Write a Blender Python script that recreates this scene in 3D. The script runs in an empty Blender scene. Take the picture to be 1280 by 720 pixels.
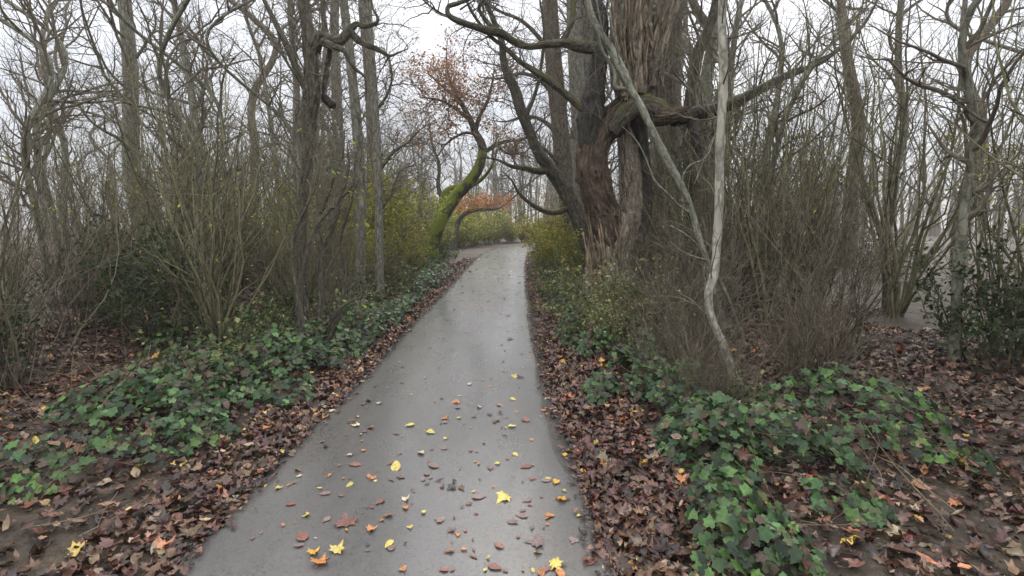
import bpy, math, random
import numpy as np

rng = np.random.default_rng(11)
random.seed(11)
C = bpy.context.scene.collection
PI = math.pi

# ------------------------------------------------------------------ camera frame helpers
PITCH = math.atan(80 / 640)
CP, SP = math.cos(PITCH), math.sin(PITCH)
CAMZ = 1.6


def ray(px, py):
    u = (px - 640) / 640
    v = (360 - py) / 640
    return np.array([u, CP + v * SP, -SP + v * CP])


def at(px, py, Y):
    d = ray(px, py)
    return np.array([0, 0, CAMZ]) + d * (Y / d[1])


def ground_at(px, py):
    d = ray(px, py)
    return np.array([0, 0, CAMZ]) + d * (-CAMZ / d[2])


# ------------------------------------------------------------------ noise
def _hash(ix, iy, iz):
    n = (ix * 73856093) ^ (iy * 19349663) ^ (iz * 83492791)
    n = (n ^ (n >> 13)) * 1274126177
    n = n & 0x7fffffff
    n = (n ^ (n >> 16)) & 0xffff
    return n / 65535.0


def vnoise(p):
    p = np.asarray(p, float)
    i = np.floor(p).astype(np.int64)
    f = p - i
    f = f * f * (3 - 2 * f)
    r = 0
    for dx in (0, 1):
        wx = f[..., 0] if dx else 1 - f[..., 0]
        for dy in (0, 1):
            wy = f[..., 1] if dy else 1 - f[..., 1]
            for dz in (0, 1):
                wz = f[..., 2] if dz else 1 - f[..., 2]
                r = r + wx * wy * wz * _hash(i[..., 0] + dx, i[..., 1] + dy, i[..., 2] + dz)
    return r


def fbm(p, o=3):
    p = np.asarray(p, float)
    a, r, t = 1.0, 0, 0
    for k in range(o):
        r = r + a * vnoise(p * (2 ** k) + 17.3 * k)
        t += a
        a *= 0.5
    return r / t


# ------------------------------------------------------------------ mesh builder
class MB:
    def __init__(self):
        self.V, self.Q, self.T, self.B, self.K, self.n = [], [], [], [], [], 0

    def add(self, V, Q=None, T=None, bv=None, col=None):
        V = np.asarray(V, np.float32).reshape(-1, 3)
        if Q is not None and len(Q):
            self.Q.append(np.asarray(Q, np.int32) + self.n)
        if T is not None and len(T):
            self.T.append(np.asarray(T, np.int32) + self.n)
        self.V.append(V)
        self.B.append(V if bv is None else np.asarray(bv, np.float32))
        if col is None:
            col = np.ones((len(V), 3), np.float32)
        else:
            col = np.broadcast_to(np.asarray(col, np.float32), (len(V), 3))
        self.K.append(col)
        self.n += len(V)

    def mesh(self, name, mat, origin=(0, 0, 0), smooth=True):
        V = np.concatenate(self.V) - np.asarray(origin, np.float32)
        Q = np.concatenate(self.Q) if self.Q else np.zeros((0, 4), np.int32)
        T = np.concatenate(self.T) if self.T else np.zeros((0, 3), np.int32)
        me = bpy.data.meshes.new(name)
        me.vertices.add(len(V))
        me.vertices.foreach_set('co', V.ravel())
        nl = Q.size + T.size
        me.loops.add(nl)
        me.loops.foreach_set('vertex_index', np.concatenate([Q.ravel(), T.ravel()]))
        npoly = len(Q) + len(T)
        me.polygons.add(npoly)
        ls = np.concatenate([np.arange(len(Q)) * 4, Q.size + np.arange(len(T)) * 3])
        me.polygons.foreach_set('loop_start', ls.astype(np.int32))
        me.update(calc_edges=True)
        me.polygons.foreach_set('use_smooth', np.full(npoly, smooth))
        a = me.attributes.new('bv', 'FLOAT_VECTOR', 'POINT')
        a.data.foreach_set('vector', np.concatenate(self.B).astype(np.float32).ravel())
        K = np.concatenate(self.K)
        K4 = np.concatenate([K, np.ones((len(K), 1), np.float32)], 1)
        a = me.attributes.new('tint', 'FLOAT_COLOR', 'POINT')
        a.data.foreach_set('color', K4.astype(np.float32).ravel())
        me.materials.append(mat)
        return me

    def build(self, name, mat, parent=None, origin=(0, 0, 0), smooth=True):
        """vertices are given in world space; origin = the world position of the parent's base"""
        me = self.mesh(name, mat, origin, smooth)
        o = bpy.data.objects.new(name, me)
        C.objects.link(o)
        if parent is not None:
            o.parent = parent
        else:
            o.location = origin
        return o


def thing(name, loc, label, cat, group=None):
    o = bpy.data.objects.new(name, None)
    o.empty_display_size = 0.2
    C.objects.link(o)
    o.location = [float(q) for q in loc]
    o['label'] = label
    o['category'] = cat
    if group:
        o['group'] = group
    return o


def tag(o, label=None, cat=None, group=None, kind=None):
    if label:
        o['label'] = label
    if cat:
        o['category'] = cat
    if group:
        o['group'] = group
    if kind:
        o['kind'] = kind
    return o


def copy_thing(src, loc, rz, s, label, group=None):
    c = src.copy()
    C.objects.link(c)
    c.location = loc
    c.rotation_euler = (0, 0, rz)
    c.scale = (s, s, s)
    c['label'] = label
    if group:
        c['group'] = group
    for ch in src.children:
        d = ch.copy()
        C.objects.link(d)
        d.parent = c
    return c


# ------------------------------------------------------------------ curves and tubes
def spline(P, n):
    """Catmull-Rom through the rows of P (any width), n samples spaced evenly in parameter"""
    P = np.asarray(P, float)
    if len(P) == 2:
        t = np.linspace(0, 1, n)[:, None]
        return P[0] * (1 - t) + P[1] * t
    Q = np.vstack([2 * P[0] - P[1], P, 2 * P[-1] - P[-2]])
    t = np.linspace(0, len(P) - 1 - 1e-6, n)
    i = t.astype(int)
    f = (t - i)[:, None]
    a, b, c, d = Q[i], Q[i + 1], Q[i + 2], Q[i + 3]
    return 0.5 * (2 * b + (c - a) * f + (2 * a - 5 * b + 4 * c - d) * f ** 2 + (3 * b - a - 3 * c + d) * f ** 3)


def frames(P):
    T = np.gradient(P, axis=0)
    T /= np.linalg.norm(T, axis=1)[:, None] + 1e-9
    ref = np.array([0.31, 0.95, 0.03]) if abs(T[0][1]) < 0.8 else np.array([1.0, 0.1, 0.05])
    N = np.zeros_like(T)
    n = ref - T[0] * ref.dot(T[0])
    for k in range(len(T)):
        n = n - T[k] * n.dot(T[k])
        n /= np.linalg.norm(n) + 1e-9
        N[k] = n
    return T, N, np.cross(T, N)


def tube(mb, P, R, k=5, col=None, cap=True):
    P = np.asarray(P, float)
    m = len(P)
    R = np.broadcast_to(np.asarray(R, float), (m,))
    T, N, B = frames(P)
    th = np.arange(k) * 2 * PI / k
    c, s = np.cos(th), np.sin(th)
    V = P[:, None, :] + R[:, None, None] * (N[:, None, :] * c[None, :, None] + B[:, None, :] * s[None, :, None])
    L = np.concatenate([[0], np.cumsum(np.linalg.norm(np.diff(P, axis=0), axis=1))])
    rm = R.mean()
    bv = np.stack([np.broadcast_to(rm * c, (m, k)), np.broadcast_to(rm * s, (m, k)), np.broadcast_to(L[:, None], (m, k))], -1)
    i = np.arange(m - 1)[:, None] * k
    j = np.arange(k)[None, :]
    j2 = (j + 1) % k
    Q = np.stack([i + j, i + j2, i + k + j2, i + k + j], -1).reshape(-1, 4)
    V = V.reshape(-1, 3)
    bv = bv.reshape(-1, 3)
    Tt = None
    if cap:
        e = (m - 1) * k
        V = np.vstack([V, P[-1] + T[-1] * R[-1] * 0.5])
        bv = np.vstack([bv, bv[-1]])
        Tt = [[e + a, e + (a + 1) % k, m * k] for a in range(k)]
    mb.add(V, Q, Tt, bv, col)


def bark_tube(mb, P, R, k=48, step=0.03, seed=0, flute=0.08, nfl=3, twist=0.6, fis=0.09, fs=7.0, lump=0.08, flare=0.0, jag=0.0, col=None, knots=0):
    """a stem with real furrows: the radius is modulated by flutes, lumps and ridged fissures that run along it"""
    P = np.asarray(P, float)
    R = np.asarray(R, float)
    L0 = np.linalg.norm(np.diff(P, axis=0), axis=1).sum()
    n = max(8, int(L0 / step))
    PR = spline(np.column_stack([P, R]), n)
    P, R = PR[:, :3], PR[:, 3]
    T, N, B = frames(P)
    L = np.concatenate([[0], np.cumsum(np.linalg.norm(np.diff(P, axis=0), axis=1))])
    th = np.arange(k) * 2 * PI / k
    TH, S = np.meshgrid(th, L)
    ph = seed * 1.7
    wob = TH + twist * S
    rm = R.mean()
    rad = 1 + flute * (np.cos(nfl * wob + ph) * 0.6 + np.cos((nfl + 2) * wob + 2.1 * ph + 0.8 * np.sin(S * 1.3)) * 0.4)
    q = np.stack([np.cos(wob) * 1.3 + seed, np.sin(wob) * 1.3, S * 1.6 / max(rm * 4, 0.3)], -1)
    rad += lump * (fbm(q * 1.3 + 5.1, 3) - 0.5) * 2
    q2 = np.stack([np.cos(wob) * rm * fs * 2.6 + seed * 3.1 + .5 * np.sin(S * 7), np.sin(wob) * rm * fs * 2.6, S * fs * 0.34], -1)
    rid = 1 - np.abs(fbm(q2, 2) * 2 - 1) * 2.2
    rid = np.clip(rid, 0, 1)
    q3 = q2 * np.array([2.3, 2.3, 2.0]) + 9.7
    brk = np.clip(fbm(q2 * np.array([.8, .8, 3.2]) + 31.0, 2) * 2.6 - .75, 0, 1)
    rid = rid * (.45 + .55 * brk)
    kr = np.random.default_rng(int(abs(seed) * 100) + 5)
    for _ in range(int(knots * L[-1])):
        ts, ss, kw, ka = kr.random() * 2 * PI, kr.random() * L[-1], .05 + .1 * kr.random(), (.1 + .2 * kr.random())
        dth = (TH - ts + PI) % (2 * PI) - PI
        dd_ = np.sqrt((dth * rm) ** 2 + (S - ss) ** 2) / (kw * max(rm * 3, .4))
        rad += ka * (np.exp(-dd_ ** 2) - .9 * np.exp(-(dd_ * 3) ** 2))
    rid2 = np.clip(1 - np.abs(vnoise(q3) * 2 - 1) * 1.6, 0, 1)
    dep = (rid * 0.7 + rid2 * 0.3)
    r = R[:, None] * (rad - fis * dep)
    if flare:
        z = np.clip(1 - S / 0.75, 0, 1)
        r = r * (1 + flare * z ** 2 * (0.7 + 0.6 * np.cos(5 * TH + ph)))
    V = P[:, None, :] + r[..., None] * (N[:, None, :] * np.cos(TH)[..., None] + B[:, None, :] * np.sin(TH)[..., None])
    if jag:
        w = np.clip((S / L[-1] - 0.75) / 0.25, 0, 1)
        V = V + T[:, None, :] * (w * jag * (_hash((TH * 7 + seed).astype(np.int64), (TH * 23).astype(np.int64), 3) - 0.35))[..., None]
    bv = np.stack([rm * np.cos(TH), rm * np.sin(TH), S], -1)
    m = len(P)
    i = np.arange(m - 1)[:, None] * k
    j = np.arange(k)[None, :]
    Q = np.stack([i + j, i + (j + 1) % k, i + k + (j + 1) % k, i + k + j], -1).reshape(-1, 4)
    V = V.reshape(-1, 3)
    e = (m - 1) * k
    V = np.vstack([V, P[-1] - (T[-1] * 0.03 if jag else -T[-1] * R[-1] * 0.3)])
    bv = np.vstack([bv.reshape(-1, 3), [0, 0, L[-1]]])
    Tt = [[e + a, e + (a + 1) % k, m * k] for a in range(k)]
    mb.add(V, Q, Tt, bv, col)


def rvec():
    v = rng.normal(size=3)
    return v / np.linalg.norm(v)


def perp(d):
    v = rng.normal(size=3)
    v -= d * v.dot(d)
    return v / (np.linalg.norm(v) + 1e-9)


def grow(mb, p, d, r, L, lev, kids, wig=0.16, up=0.05, tips=None, col=None, angle=0.85, minr=0.0016, ratio=0.5, kside=(6, 5, 4, 3)):
    """a branch and, recursively, its side shoots; tips collects the ends for leaves"""
    n = (8, 6, 5, 4)[min(lev, 3)]
    pts = [np.array(p, float)]
    d = np.array(d, float)
    d /= np.linalg.norm(d)
    st = L / n
    dirs = []
    for i in range(n):
        d = d + rng.normal(size=3) * wig + np.array([0, 0, up])
        d /= np.linalg.norm(d)
        dirs.append(d)
        pts.append(pts[-1] + d * st)
    pts = np.array(pts)
    t = np.linspace(0, 1, n + 1)
    R = np.maximum(r * (1 - 0.8 * t), minr)
    tube(mb, pts, R, kside[min(lev, 3)], col, cap=False)
    if tips is not None and lev >= 1:
        for i in range(1, n + 1):
            tips.append((pts[i], dirs[i - 1], lev))
    if lev < len(kids):
        for c in range(kids[lev]):
            f = 0.18 + 0.8 * (c + rng.random()) / kids[lev]
            i = min(int(f * n), n - 1)
            q = pts[i] + (pts[i + 1] - pts[i]) * (f * n - i)
            dd = dirs[i] * math.cos(angle) + perp(dirs[i]) * math.sin(angle) * (0.7 + 0.6 * rng.random())
            grow(mb, q, dd, max(r * (1 - 0.75 * f) * 0.6, minr), L * ratio * (0.6 + 0.6 * rng.random()) * (1.1 - 0.4 * f),
                 lev + 1, kids, wig * 1.1, up, tips, col, angle, minr, ratio, kside)


# ------------------------------------------------------------------ leaf shapes
def fan(outline, curl=0.25, fold=0.2, wave=0.05, seed=0):
    r = np.random.default_rng(seed)
    o = np.array(outline, float)
    V = np.vstack([[0, 0.42, 0], np.column_stack([o, np.zeros(len(o))])])
    V[:, 1] -= 0.45
    rr = V[:, 0] ** 2 + V[:, 1] ** 2
    V[:, 2] = curl * rr + fold * np.abs(V[:, 0]) + wave * r.normal(size=len(V))
    V[0, 2] = 0
    n = len(o)
    T = [[0, 1 + i, 1 + (i + 1) % n] for i in range(n)]
    return V, np.array(T)


OVATE = [(0, 0), (.2, .1), (.32, .35), (.26, .65), (.1, .9), (0, 1.02), (-.1, .9), (-.27, .62), (-.32, .33), (-.2, .1)]
SLIM = [(0, 0), (.12, .2), (.17, .5), (.08, .85), (0, 1.05), (-.08, .85), (-.17, .5), (-.12, .2)]
MAPLE = [(0, 0), (.14, .1), (.42, .02), (.33, .2), (.56, .42), (.32, .44), (.3, .6), (.14, .6), (.1, .82), (0, 1.05), (-.1, .82),
         (-.15, .6), (-.32, .62), (-.33, .45), (-.56, .4), (-.33, .2), (-.4, .02), (-.14, .1)]
IVY = [(0, .08), (.2, -.06), (.42, .12), (.36, .32), (.48, .56), (.22, .66), (0, 1.02), (-.22, .66), (-.48, .56), (-.36, .32), (-.42, .12), (-.2, -.06)]
HOLLY = [(0, 0), (.2, .12), (.16, .3), (.3, .45), (.18, .62), (.2, .8), (0, 1.02), (-.2, .8), (-.17, .62), (-.3, .45), (-.16, .3), (-.2, .12)]


def rot_from(normal, spin):
    """rotation matrices whose z axis is each normal, spun about it"""
    n = normal / (np.linalg.norm(normal, axis=1)[:, None] + 1e-9)
    ref = np.where(np.abs(n[:, 2:3]) < 0.95, [[0, 0, 1.0]], [[1.0, 0, 0]])
    x = np.cross(ref, n)
    x /= np.linalg.norm(x, axis=1)[:, None] + 1e-9
    y = np.cross(n, x)
    c, s = np.cos(spin)[:, None], np.sin(spin)[:, None]
    X = x * c + y * s
    Y = -x * s + y * c
    return np.stack([X, Y, n], -1)


def scatter(mb, tmpl, pos, M, sc, col):
    V, T = tmpl
    n, nv = len(pos), len(V)
    if n == 0:
        return
    W = np.einsum('nij,vj->nvi', M, V) * np.asarray(sc).reshape(-1, 1, 1) + np.asarray(pos)[:, None, :]
    F = (T[None] + (np.arange(n) * nv)[:, None, None]).reshape(-1, 3)
    K = np.repeat(np.asarray(col), nv, 0)
    mb.add(W.reshape(-1, 3), None, F, None, K)


def pick(cols, n, jit=0.25):
    cols = np.array(cols, float)
    c = cols[rng.integers(0, len(cols), n)]
    return np.clip(c * (1 + jit * rng.normal(size=(n, 1))) * (1 + 0.07 * rng.normal(size=(n, 3))), 0.004, 0.9)


def scatter_kinds(mb, shapes, pos, nrm, size, cols, jit=0.25):
    n = len(pos)
    if n == 0:
        return
    pos = np.asarray(pos)
    w = rng.integers(0, len(shapes), n)
    M = rot_from(np.asarray(nrm), rng.random(n) * 2 * PI)
    K = pick(cols, n, jit)
    S = size * (0.48 + 0.85 * rng.random(n) ** 1.2)
    for i, sh in enumerate(shapes):
        m = w == i
        scatter(mb, sh, pos[m], M[m], S[m], K[m])


LITTER = [fan(MAPLE, .35, .1, .07, 1), fan(MAPLE, .9, .25, .09, 2), fan(OVATE, .7, .45, .05, 3), fan(OVATE, -.5, .2, .06, 4), fan(MAPLE, -.5, .1, .08, 5), fan(SLIM, .6, .5, .04, 6)]
IVYS = [fan(IVY, -.12, .12, .03, 7), fan(IVY, -.2, -.1, .03, 8), fan(IVY, .05, .18, .03, 9)]
SHRUBL = [fan(OVATE, -.2, .2, .03, 10), fan(OVATE, .2, .25, .04, 11), fan(SLIM, -.2, .2, .03, 12)]
TREEL = [fan(OVATE[::2], -.2, .3, .05, 13), fan(SLIM[::2], .3, .3, .05, 14)]
HOLLYS = [fan(HOLLY, -.2, .2, .05, 15), fan(HOLLY, .1, .3, .05, 16)]

# ------------------------------------------------------------------ materials


def new_mat(name):
    m = bpy.data.materials.new(name)
    m.use_nodes = True
    nt = m.node_tree
    b = nt.nodes['Principled BSDF']
    return m, nt, b, nt.nodes, nt.links


def noise(N, L, vec, scale, detail=4, rough=0.6):
    n = N.new('ShaderNodeTexNoise')
    n.inputs['Scale'].default_value = scale
    n.inputs['Detail'].default_value = detail
    n.inputs['Roughness'].default_value = rough
    if vec is not None:
        L.new(vec, n.inputs['Vector'])
    return n.outputs['Fac']


def ramp(N, L, fac, stops):
    r = N.new('ShaderNodeValToRGB')
    e = r.color_ramp.elements
    while len(e) < len(stops):
        e.new(0.5)
    for q, (p, c) in zip(e, stops):
        q.position = p
        q.color = (*c, 1) if not np.isscalar(c) else (c, c, c, 1)
    L.new(fac, r.inputs[0])
    return r.outputs[0]


def mix(N, L, fac, a, b, mode='MIX'):
    m = N.new('ShaderNodeMix')
    m.data_type = 'RGBA'
    m.blend_type = mode
    for k_, v in ((0, fac), (6, a), (7, b)):
        if isinstance(v, bpy.types.NodeSocket):
            L.new(v, m.inputs[k_])
        elif k_ == 0:
            m.inputs[0].default_value = v
        else:
            m.inputs[k_].default_value = (float(v[0]), float(v[1]), float(v[2]), 1)
    return m.outputs[2]


def bark_mat(name, dark, light, lichen=(.16, .17, .12), moss=0.0, mossc=(.07, .085, .015), fs=9.0, lich=0.35, rough=0.85, bump=0.6):
    m, nt, b, N, L = new_mat(name)
    at_ = N.new('ShaderNodeAttribute')
    at_.attribute_name = 'bv'
    mp = N.new('ShaderNodeMapping')
    mp.inputs['Scale'].default_value = (1, 1, 0.24)
    L.new(at_.outputs['Vector'], mp.inputs['Vector'])
    v = mp.outputs[0]
    f1 = noise(N, L, v, fs * 3.2, 5, 0.65)
    f2 = noise(N, L, at_.outputs['Vector'], 3.1, 3)
    geo = N.new('ShaderNodeNewGeometry')
    f3 = noise(N, L, geo.outputs['Position'], 2.3, 4)
    col = ramp(N, L, f1, [(0.33, dark), (0.5, tuple((np.array(dark) + np.array(light)) / 2)), (0.66, light)])
    vo = N.new('ShaderNodeTexVoronoi')
    vo.feature = 'DISTANCE_TO_EDGE'
    vo.inputs['Scale'].default_value = fs * 2.2
    wv = N.new('ShaderNodeVectorMath')
    wv.operation = 'MULTIPLY_ADD'
    nz_ = N.new('ShaderNodeTexNoise')
    nz_.inputs['Scale'].default_value = 9
    L.new(at_.outputs['Vector'], nz_.inputs['Vector'])
    L.new(nz_.outputs['Color'], wv.inputs[0])
    wv.inputs[1].default_value = (.09, .09, .09)
    L.new(v, wv.inputs[2])
    L.new(wv.outputs[0], vo.inputs['Vector'])
    ck_ = ramp(N, L, vo.outputs['Distance'], [(0.0, .35), (0.16, 1.05)])
    if fs < 12:
        col = mix(N, L, 0.8, col, ck_, 'MULTIPLY')
    lf = ramp(N, L, f2, [(0.5, 0.0), (0.72, lich)])
    col = mix(N, L, lf, col, lichen)
    if moss > 0:
        sx = N.new('ShaderNodeSeparateXYZ')
        L.new(geo.outputs['Normal'], sx.inputs[0])
        ma = N.new('ShaderNodeMath')
        ma.operation = 'MULTIPLY_ADD'
        ma.inputs[1].default_value = 0.28
        L.new(sx.outputs[2], ma.inputs[0])
        L.new(f3, ma.inputs[2])
        mf = ramp(N, L, ma.outputs[0], [(0.78 - 0.5 * moss, 0.0), (0.9 - 0.5 * moss, 0.92)])
        mc = mix(N, L, noise(N, L, geo.outputs['Position'], 40, 3), tuple(0.5 * q for q in np.array(mossc)), tuple(1.5 * q for q in np.array(mossc)))
        col = mix(N, L, mf, col, mc)
    tn = N.new('ShaderNodeAttribute')
    tn.attribute_name = 'tint'
    col = mix(N, L, 1.0, col, tn.outputs['Color'], 'MULTIPLY')
    L.new(col, b.inputs['Base Color'])
    b.inputs['Roughness'].default_value = rough
    b.inputs['Specular IOR Level'].default_value = 0.3
    bp = N.new('ShaderNodeBump')
    bp.inputs['Strength'].default_value = bump
    bp.inputs['Distance'].default_value = 0.02
    L.new(f1, bp.inputs['Height'])
    L.new(bp.outputs[0], b.inputs['Normal'])
    return m


def leaf_mat(name, rough=0.5, trans=0.3, spec=0.4):
    m, nt, b, N, L = new_mat(name)
    tn = N.new('ShaderNodeAttribute')
    tn.attribute_name = 'tint'
    geo = N.new('ShaderNodeNewGeometry')
    f = noise(N, L, geo.outputs['Position'], 60, 2)
    v = ramp(N, L, f, [(0.3, 0.65), (0.7, 1.25)])
    col = mix(N, L, 1.0, tn.outputs['Color'], v, 'MULTIPLY')
    L.new(col, b.inputs['Base Color'])
    b.inputs['Roughness'].default_value = rough
    b.inputs['Specular IOR Level'].default_value = spec
    if trans > 0:
        tr = N.new('ShaderNodeBsdfTranslucent')
        L.new(col, tr.inputs['Color'])
        ms = N.new('ShaderNodeMixShader')
        ms.inputs[0].default_value = trans
        L.new(b.outputs[0], ms.inputs[1])
        L.new(tr.outputs[0], ms.inputs[2])
        L.new(ms.outputs[0], N['Material Output'].inputs['Surface'])
    return m


M_OLD = bark_mat('old_bark', (.04, .03, .021), (.36, .29, .21), (.2, .2, .13), moss=0.12, fs=7, lich=0.5)
M_OLDPALE = bark_mat('old_pale_bark', (.08, .062, .045), (.44, .365, .28), (.25, .24, .17), fs=8, lich=0.5)
M_RUST = bark_mat('rotten_red_wood', (.02, .013, .009), (.155, .1, .066), (.13, .105, .07), fs=8, lich=0.35, rough=0.75)
M_BLACK = bark_mat('wet_black_bark', (.012, .01, .008), (.06, .047, .035), (.1, .1, .07), moss=0.05, fs=9, lich=0.25, rough=0.6)
M_MOSSY = bark_mat('mossy_bark', (.03, .025, .018), (.13, .11, .08), (.1, .1, .05), moss=0.8, mossc=(.2, .24, .03), fs=9, lich=0.3)
M_LIMB = bark_mat('mossy_limb_bark', (.03, .025, .019), (.17, .145, .11), (.16, .16, .1), moss=0.4, mossc=(.09, .09, .02), fs=10, lich=0.4)
M_GREY = bark_mat('grey_bark', (.12, .11, .088), (.33, .31, .25), (.2, .21, .14), moss=0.1, fs=10, lich=0.5)
M_BROWN = bark_mat('brown_bark', (.075, .06, .045), (.28, .235, .18), (.16, .15, .1), moss=0.1, fs=10, lich=0.35)
M_PALE = bark_mat('pale_bark', (.26, .24, .19), (.5, .47, .39), (.3, .3, .22), fs=5, lich=0.4, bump=0.25)
M_OLIVE = bark_mat('olive_bark', (.13, .13, .095), (.34, .335, .26), (.25, .26, .19), moss=0.08, fs=6, lich=0.5, bump=0.3)
M_DARK = bark_mat('dark_bark', (.035, .03, .022), (.17, .15, .11), (.13, .13, .09), moss=0.15, fs=10, lich=0.35)
M_TWIG = bark_mat('twig_bark', (.075, .062, .046), (.24, .205, .155), (.15, .15, .1), fs=20, lich=0.3, bump=0.1)
M_STEM = bark_mat('hazel_bark', (.08, .073, .042), (.25, .23, .145), (.15, .16, .08), moss=0.2, mossc=(.08, .085, .025), fs=14, lich=0.45, bump=0.2)
M_LEAF = leaf_mat('leaf', 0.5, 0.45)
M_IVY = leaf_mat('ivy_leaf', 0.38, 0.15, 0.35)
M_LITTER = leaf_mat('wet_litter', 0.33, 0.06, 0.45)


def path_leaf_mat():
    m, nt, b, N, L = new_mat('fallen_leaf_colour')
    oi = N.new('ShaderNodeObjectInfo')
    geo = N.new('ShaderNodeNewGeometry')
    f = noise(N, L, geo.outputs['Position'], 70, 3)
    v = ramp(N, L, f, [(0.3, 0.55), (0.7, 1.2)])
    col = mix(N, L, 1.0, oi.outputs['Color'], v, 'MULTIPLY')
    L.new(col, b.inputs['Base Color'])
    b.inputs['Roughness'].default_value = 0.4
    return m


M_FALLEN = path_leaf_mat()

# ------------------------------------------------------------------ path edges and ground height
LE = [ground_at(*q) for q in ((300, 616), (370, 545), (432, 485), (500, 415), (560, 356), (585, 331.5), (597, 320.5), (612, 313), (634, 309))]
RE = [ground_at(*q) for q in ((745, 616), (718, 547), (696, 487), (676, 417), (663, 358), (659.5, 332), (661, 320), (666, 313.5), (690, 311))]
LE = np.array([[-1.6, -6, 0], [-1.62, 0, 0]] + LE + [[6, 38.5, 0], [22, 44, 0], [60, 50, 0]])
RE = np.array([[.5, -6, 0], [.5, 0, 0]] + RE + [[7, 35.6, 0], [22, 41, 0], [60, 47, 0]])
LEs, REs = spline(LE, 700), spline(RE, 700)
print('LE', np.round(LE[:, :2], 2).tolist())
print('RE', np.round(RE[:, :2], 2).tolist())
_li = LEs[:, 1].argsort()
_ri = REs[:, 1].argsort()


def xl(y):
    return np.interp(y, LEs[_li, 1], LEs[_li, 0])


def xr(y):
    return np.interp(y, REs[_ri, 1], REs[_ri, 0])


def gz(x, y):
    """ground height: level under the path, a low bank and uneven floor on both sides"""
    x = np.asarray(x, float)
    y = np.asarray(y, float)
    d = np.maximum(xl(y) - x, x - xr(y))
    b = np.clip(d, 0, None)
    h = 0.10 * np.clip(b / 0.8, 0, 1) ** 1.3 + 0.16 * np.clip((b - 0.6) / 2.5, 0, 1)
    nz = (fbm(np.stack([x * 0.8, y * 0.8, 0 * x], -1), 3) - 0.5) * 0.22 * np.clip(b / 1.0, 0, 1)
    far = np.clip((y - 22) / 6, 0, 1)
    return np.where(d < 0, -0.05, -0.02 + (h + nz) * (1 - 0.6 * far))


def gzs(x, y):
    return float(gz(np.array([x]), np.array([y]))[0])


def edge_d(x, y):
    return np.maximum(xl(y) - x, x - xr(y))


# ground sheet
gx = np.concatenate([-np.geomspace(14, 190, 26)[::-1], np.arange(-13.8, 13.9, 0.16), np.geomspace(14, 190, 26)])
gy = np.concatenate([-np.geomspace(4, 60, 12)[::-1] - 1, np.arange(-4.6, 48, 0.18), np.geomspace(48, 210, 26)])
X, Y = np.meshgrid(gx, gy)
Z = gz(X, Y)
mb = MB()
nx, ny = len(gx), len(gy)
i = np.arange(ny - 1)[:, None] * nx
j = np.arange(nx - 1)[None]
mb.add(np.stack([X, Y, Z], -1).reshape(-1, 3), np.stack([i + j, i + j + 1, i + nx + j + 1, i + nx + j], -1).reshape(-1, 4))
m, nt, b, N, L = new_mat('woodland_soil')
geo = N.new('ShaderNodeNewGeometry')
f1 = noise(N, L, geo.outputs['Position'], 3.0, 6, 0.7)
f2 = noise(N, L, geo.outputs['Position'], 38, 4, 0.7)
c1 = ramp(N, L, f1, [(0.3, (.035, .024, .017)), (0.6, (.085, .062, .04)), (0.75, (.12, .1, .06))])
c2 = ramp(N, L, f2, [(0.3, 0.4), (0.7, 1.5)])
L.new(mix(N, L, 1.0, c1, c2, 'MULTIPLY'), b.inputs['Base Color'])
b.inputs['Roughness'].default_value = 0.8
bp = N.new('ShaderNodeBump')
bp.inputs['Strength'].default_value = 0.8
bp.inputs['Distance'].default_value = 0.03
L.new(f2, bp.inputs['Height'])
L.new(bp.outputs[0], b.inputs['Normal'])
tag(mb.build('ground', m), 'brown leaf-strewn soil of the wood on both sides of the path', kind='structure')

# path
mb = MB()
ncol = 13
t = np.linspace(0, 1, ncol)
wob_l = (fbm(np.stack([LEs[:, 1] * 1.7, 0 * LEs[:, 1], 0 * LEs[:, 1]], -1), 3) - .5) * 0.14
wob_r = (fbm(np.stack([REs[:, 1] * 1.7, 0 * LEs[:, 1] + 9, 0 * LEs[:, 1]], -1), 3) - .5) * 0.14
Lw, Rw = LEs.copy(), REs.copy()
Lw[:, 0] += wob_l
Rw[:, 0] += wob_r
PV = Lw[:, None, :] * (1 - t)[None, :, None] + Rw[:, None, :] * t[None, :, None]
PV[:, :, 2] = 0.012 * (1 - (2 * t - 1) ** 2)[None, :]
# edge skirts
PV = np.concatenate([PV[:, :1] + [0, 0, -0.09], PV, PV[:, -1:] + [0, 0, -0.09]], 1)
nr, ncl = PV.shape[:2]
i = np.arange(nr - 1)[:, None] * ncl
j = np.arange(ncl - 1)[None]
mb.add(PV.reshape(-1, 3), np.stack([i + j, i + j + 1, i + ncl + j + 1, i + ncl + j], -1).reshape(-1, 4))
m, nt, b, N, L = new_mat('wet_asphalt')
geo = N.new('ShaderNodeNewGeometry')
pos = geo.outputs['Position']
mp = N.new('ShaderNodeMapping')
mp.inputs['Scale'].default_value = (1, 0.35, 1)
L.new(pos, mp.inputs['Vector'])
f1 = noise(N, L, mp.outputs[0], 1.6, 5, 0.6)
f2 = noise(N, L, pos, 170, 3, 0.7)
f3 = noise(N, L, mp.outputs[0], 4.5, 4, 0.6)
c1 = ramp(N, L, f1, [(0.3, (.056, .053, .05)), (0.7, (.084, .08, .075))])
vo = N.new('ShaderNodeTexVoronoi')
vo.inputs['Scale'].default_value = 95
L.new(pos, vo.inputs['Vector'])
c2 = mix(N, L, .5, ramp(N, L, f2, [(0.35, 0.55), (0.65, 1.45)]), mix(N, L, 1.0, vo.outputs['Color'], (1.6, 1.6, 1.6), 'MULTIPLY'), 'MIX')
bwn = N.new('ShaderNodeRGBToBW')
L.new(c2, bwn.inputs[0])
c2 = ramp(N, L, bwn.outputs[0], [(0.2, 0.42), (0.9, 1.6)])
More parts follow.
